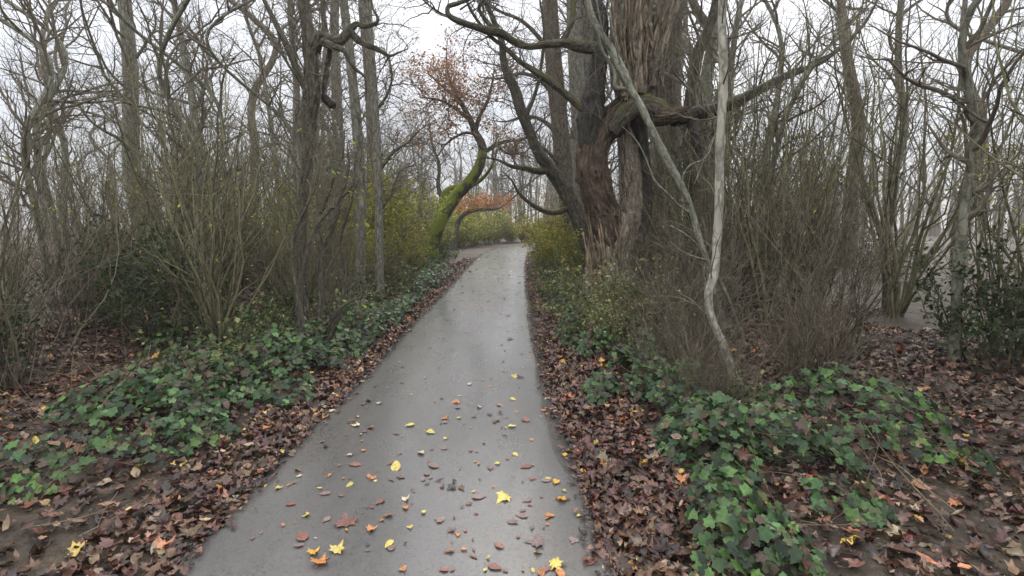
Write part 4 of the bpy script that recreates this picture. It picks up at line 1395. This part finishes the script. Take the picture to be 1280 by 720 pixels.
big = [
    (406, 522, 'orange', 12, 'orange leaf lying near the left path edge beside a pale leaf'),
    (413, 515, 'pale', 9, 'pale curled leaf just behind the orange leaf at the left path edge'),
    (439, 528, 'brown', 9, 'brownish yellow leaf touching a pale yellow leaf on the left of the path'),
    (445, 534, 'pale', 9, 'pale yellow leaf in front of the brownish one on the left of the path'),
    (464, 537, 'orange', 10, 'orange leaf with a dark rim right of the pale yellow leaf'),
    (451, 545, 'yellow', 6, 'small yellow leaf below the pale yellow leaf on the left of the path'),
    (377, 534, 'orange', 12, 'orange leaf half in the brown litter at the left edge of the path'),
    (403, 554, 'white', 6, 'small whitish leaf above a dark one on the left of the path'),
    (407, 560, 'dark', 12, 'nearly black leaf below a small whitish one on the left'),
    (438, 571, 'white', 8, 'whitish leaf lying alone on the left half of the path'),
    (444, 583, 'red', 13, 'flat reddish leaf below the lone whitish one'),
    (513, 534, 'yellow', 11, 'yellow leaf lying crosswise left of the path centre'),
    (538, 543, 'yellow', 11, 'round yellow leaf right of the crosswise yellow leaf'),
    (526, 569, 'pale', 11, 'pale yellow leaf with a dark underside in mid path'),
    (495, 587, 'yellow', 16, 'long yellow leaf beside pinkish flat leaves'),
    (501, 598, 'pink', 12, 'pinkish leaf flat below the long yellow leaf'),
    (461, 503, 'orange', 9, 'orange leaf on edge beside a dark white one'),
    (474, 506, 'white', 8, 'white and dark curled leaf right of an orange leaf'),
    (542, 585, 'pink', 15, 'broad pink wet leaf pressed flat in mid path'),
    (372, 590, 'orange', 9, 'orange leaf at the left edge of the picture'),
    (374, 597, 'pale', 6, 'pale leaf just in front of the orange leaf at the left'),
    (570, 505, 'orange', 10, 'orange brown leaf at mid path beyond the yellow ones'),
    (557, 525, 'orange', 9, 'orange leaf with reddish neighbours in mid path'),
    (641, 501, 'yellow', 7, 'bright lemon-yellow leaf on the right half of the path'),
    (684, 499, 'pale', 7, 'pale leaf near the right path edge'),
    (681, 514, 'orange', 9, 'orange-red leaf near the right path edge'),
    (599, 511, 'white', 8, 'white leaf with a dark tip in mid path'),
    (625, 518, 'dark', 6, 'small black leaf right of the white one with dark tip'),
    (618, 529, 'brown', 8, 'brown leaf among reddish ones at mid path'),
    (640, 535, 'yellow', 9, 'yellow leaf with a dark twig across it'),
    (657, 526, 'red', 14, 'red flat leaf pair right of the yellow leaf with twig'),
    (716, 549, 'gold', 11, 'golden leaf against the right litter edge'),
    (706, 570, 'gold', 9, 'folded golden leaf, left of a golden pair near the right edge'),
    (713, 565, 'gold', 11, 'bright golden leaf, right of a golden pair near the right edge'),
    (644, 570, 'yellow', 7, 'small yellow leaf alone on the right half of the path'),
    (658, 585, 'red', 13, 'round reddish leaf on the right half of the path'),
    (613, 588, 'red', 8, 'small red leaf left of the round reddish leaf'),
    (725, 571, 'white', 9, 'whitish leaf on the right path edge beside the golden pair'),
    (486, 648, 'brown', 10, 'brown curled leaf alone on the left half of the path'),
    (432, 655, 'red', 24, 'broad red-brown leaf pressed flat near the lower left'),
    (487, 684, 'yellow', 12, 'torn yellow leaf over a pink one, lower left'),
    (489, 688, 'pink', 12, 'pink leaf under the torn yellow leaf, lower left'),
    (423, 690, 'yellow', 16, 'yellow leaf with a dark corner near the bottom left'),
    (393, 694, 'gold', 13, 'golden leaf behind the orange-gold one at bottom left'),
    (401, 706, 'orange', 19, 'orange-gold leaf at the bottom left of the path'),
    (465, 665, 'orange', 11, 'thin orange leaf on edge, lower left'),
    (508, 627, 'pale', 9, 'pale leaf above an orange blot on the left half'),
    (507, 638, 'orange', 9, 'small orange leaf below a pale one on the left half'),
    (378, 674, 'red', 18, 'reddish flat leaf at the lower left edge'),
    (374, 685, 'pink', 10, 'pale pinkish leaf at the lower left edge'),
    (549, 604, 'dark', 10, 'leftmost dark leaf of the curved row in mid path'),
    (553, 611, 'brown', 8, 'second leaf of the curved dark row in mid path'),
    (564, 613, 'dark', 11, 'third leaf of the curved dark row in mid path'),
    (577, 613, 'brown', 9, 'last brown leaf of the curved row in mid path'),
    (598, 624, 'pink', 15, 'pink wet leaf right of the curved dark row'),
    (628, 626, 'yellow', 17, 'yellow leaf with dark patch right of centre'),
    (685, 600, 'yellow', 7, 'yellow leaf beside a larger golden one near the right edge'),
    (695, 604, 'gold', 11, 'golden leaf right of a small yellow one near the right edge'),
    (704, 626, 'gold', 14, 'orange-gold leaf close to the right litter'),
    (687, 647, 'orange', 10, 'small orange leaf below the orange-gold one'),
    (653, 647, 'pink', 13, 'pink leaf right of another pink leaf, lower middle'),
    (641, 654, 'pink', 12, 'pink leaf left of another pink leaf, lower middle'),
    (669, 680, 'pink', 20, 'large pinkish tan leaf right of centre near the bottom'),
    (624, 685, 'red', 13, 'dull red leaf left of the large tan leaf'),
    (618, 712, 'red', 15, 'red-orange leaf at the bottom middle'),
    (697, 708, 'yellow', 18, 'yellow maple leaf at the bottom right of the path'),
    (700, 719, 'orange', 14, 'orange leaf under the yellow maple leaf at the bottom'),
    (737, 703, 'red', 16, 'long thin red leaf near the right edge at the bottom'),
    (676, 719, 'orange', 12, 'orange leaf at the very bottom, left of the yellow maple leaf'),
    (565, 665, 'pink', 10, 'pink leaf in the lower middle left of centre'),
    (562, 692, 'brown', 11, 'brownish pink leaf below another pink one, lower middle'),
    (635, 395, 'red', 7, 'dark red curled leaf standing out on the far pale path'),
    (643, 472, 'yellow', 8, 'yellow half of a leaf pair on the right of the path'),
    (650, 473, 'dark', 8, 'dark leaf right of the yellow half on the path'),
    (629, 453, 'red', 5, 'small red leaf at mid distance on the path'),
    (638, 424, 'brown', 5, 'small yellowish brown leaf at mid distance'),
    (509, 408, 'dark', 7, 'dark leaf near the left litter at mid distance'),
    (565, 439, 'red', 5, 'small red leaf left of the path middle distance'),
    (587, 482, 'white', 8, 'white sliver of a leaf in mid path'),
]
for px, py, cname, w, lb in big:
    path_leaf(px, py, cname, w, lb)
small_lab = {'pink': 'small faint pink leaf pressed on the wet path', 'dark': 'tiny dark leaf fleck on the wet path', 'white': 'tiny pale leaf fleck on the wet path', 'brown': 'tiny brown leaf on the wet path', 'red': 'small dull red leaf on the wet path', 'orange': 'tiny orange leaf scrap on the wet path'}
for c in range(170):
    py = 322 + (690 - 322) * rng.random() ** 1.5
    g = ground_at(640, py)
    f = .06 + .88 * rng.random()
    x = float(xl(g[1])) * (1 - f) + float(xr(g[1])) * f
    px = 640 + x / g[1] * 640 / (1 / 1) * 1.0
    dd = np.array([x, g[1], 0]) - np.array([0, 0, CAMZ])
    zc = dd[1] * CP - dd[2] * SP
    px = 640 + 640 * dd[0] / zc
    cn = ('dark', 'brown', 'pink', 'white', 'dark', 'red', 'brown', 'orange', 'pink', 'brown', 'orange', 'dark')[c % 12]
    w = (2.2 + 3.5 * rng.random()) * (1.0 if py > 420 else .75) * (1.5 if cn in ('pink',) and py > 500 else 1)
    path_leaf(px, py, cn, w, small_lab[cn], 'small leaf flecks on the path')

near_lab = {'orange': 'small orange leaf scattered on the near half of the path', 'yellow': 'small yellow leaf scattered on the near half of the path', 'pink': 'faded pink leaf pressed on the near half of the path', 'red': 'dull red leaf pressed on the near half of the path', 'brown': 'small brown leaf scattered on the near half of the path'}
clus = [(400, 640), (470, 560), (560, 560), (640, 580), (690, 660), (520, 680), (610, 700), (440, 600), (590, 520)]
for c in range(92):
    cx_, cy_ = clus[c % 9]
    px, py = cx_ + rng.normal() * 38, min(cy_ + rng.normal() * 32, 716)
    g = ground_at(px, py)
    if edge_d(g[0], g[1]) > -.05:
        continue
    cn = ('orange', 'pink', 'yellow', 'red', 'pink', 'orange', 'yellow', 'red')[c % 8]
    path_leaf(px, py, cn, (4 + 6 * rng.random()) * (1.35 if cn in ('pink', 'red') else 1) * (.6 + .4 * (py - 480) / 240), near_lab[cn], 'small leaves on the near half of the path')

# ------------------------------------------------------------------ haze
HAZE = 0.0013
if HAZE:
    mb = MB()
    x0, x1, y0, y1, z0, z1 = -200, 200, -75, 220, -1.3, 24
    mb.add([[x0, y0, z0], [x1, y0, z0], [x1, y1, z0], [x0, y1, z0], [x0, y0, z1], [x1, y0, z1], [x1, y1, z1], [x0, y1, z1]],
           [[0, 3, 2, 1], [4, 5, 6, 7], [0, 1, 5, 4], [1, 2, 6, 5], [2, 3, 7, 6], [3, 0, 4, 7]])
    hm = bpy.data.materials.new('haze_air')
    hm.use_nodes = True
    nt = hm.node_tree
    nt.nodes.remove(nt.nodes['Principled BSDF'])
    pv = nt.nodes.new('ShaderNodeVolumePrincipled')
    pv.inputs['Color'].default_value = (.93, .94, .96, 1)
    pv.inputs['Density'].default_value = HAZE
    nt.links.new(pv.outputs[0], nt.nodes['Material Output'].inputs['Volume'])
    tag(mb.build('haze', hm, smooth=False), 'thin damp mist through the wood', kind='stuff')

# ------------------------------------------------------------------ sky, sun, camera
w = bpy.data.worlds.new('World')
bpy.context.scene.world = w
w.use_nodes = True
N, L = w.node_tree.nodes, w.node_tree.links
sky = N.new('ShaderNodeTexSky')
sky.sky_type = 'NISHITA'
sky.sun_disc = False
SUN_EL, SUN_ROT = math.radians(38), math.radians(20)
sky.sun_elevation = SUN_EL
sky.sun_rotation = SUN_ROT
tc = N.new('ShaderNodeTexCoord')
f = noise(N, L, tc.outputs['Generated'], 2.2, 5, 0.55)
cl = ramp(N, L, f, [(0.32, (.74, .77, .83)), (0.68, (1.02, 1.02, 1.03))])
# an overcast sky is about three times as bright overhead as at the horizon
sx = N.new('ShaderNodeSeparateXYZ')
L.new(tc.outputs['Generated'], sx.inputs[0])
zr = N.new('ShaderNodeMapRange')
zr.inputs['From Min'].default_value = 0
zr.inputs['From Max'].default_value = 1
zr.inputs['To Min'].default_value = 3.4
zr.inputs['To Max'].default_value = 18.5
L.new(sx.outputs[2], zr.inputs['Value'])
vm = N.new('ShaderNodeVectorMath')
vm.operation = 'SCALE'
L.new(cl, vm.inputs[0])
L.new(zr.outputs[0], vm.inputs['Scale'])
cl = vm.outputs[0]
bg = N['Background']
L.new(mix(N, L, 0.88, sky.outputs[0], cl), bg.inputs['Color'])
bg.inputs['Strength'].default_value = 0.1
sd = bpy.data.lights.new('sun', 'SUN')
sd.energy = 1.2
sd.angle = math.radians(40)
sd.color = (1, .97, .92)
so = bpy.data.objects.new('sun', sd)
C.objects.link(so)
so.rotation_euler = (math.radians(90) - SUN_EL, 0, PI - SUN_ROT)

cam = bpy.data.cameras.new('camera')
cam.sensor_width = 36
cam.lens = 18
cam.clip_end = 800
co = bpy.data.objects.new('camera', cam)
C.objects.link(co)
co.location = (0, 0, CAMZ)
co.rotation_euler = (PI / 2 - PITCH, 0, 0)
sc = bpy.context.scene
sc.camera = co
sc.view_settings.view_transform = 'Standard'
sc.view_settings.look = 'None'
sc.view_settings.exposure = 0.85
sc.view_settings.gamma = 1
sc.cycles.use_denoising = True
sc.cycles.max_bounces = 6
sc.cycles.volume_bounces = 1
sc.cycles.diffuse_bounces = 3
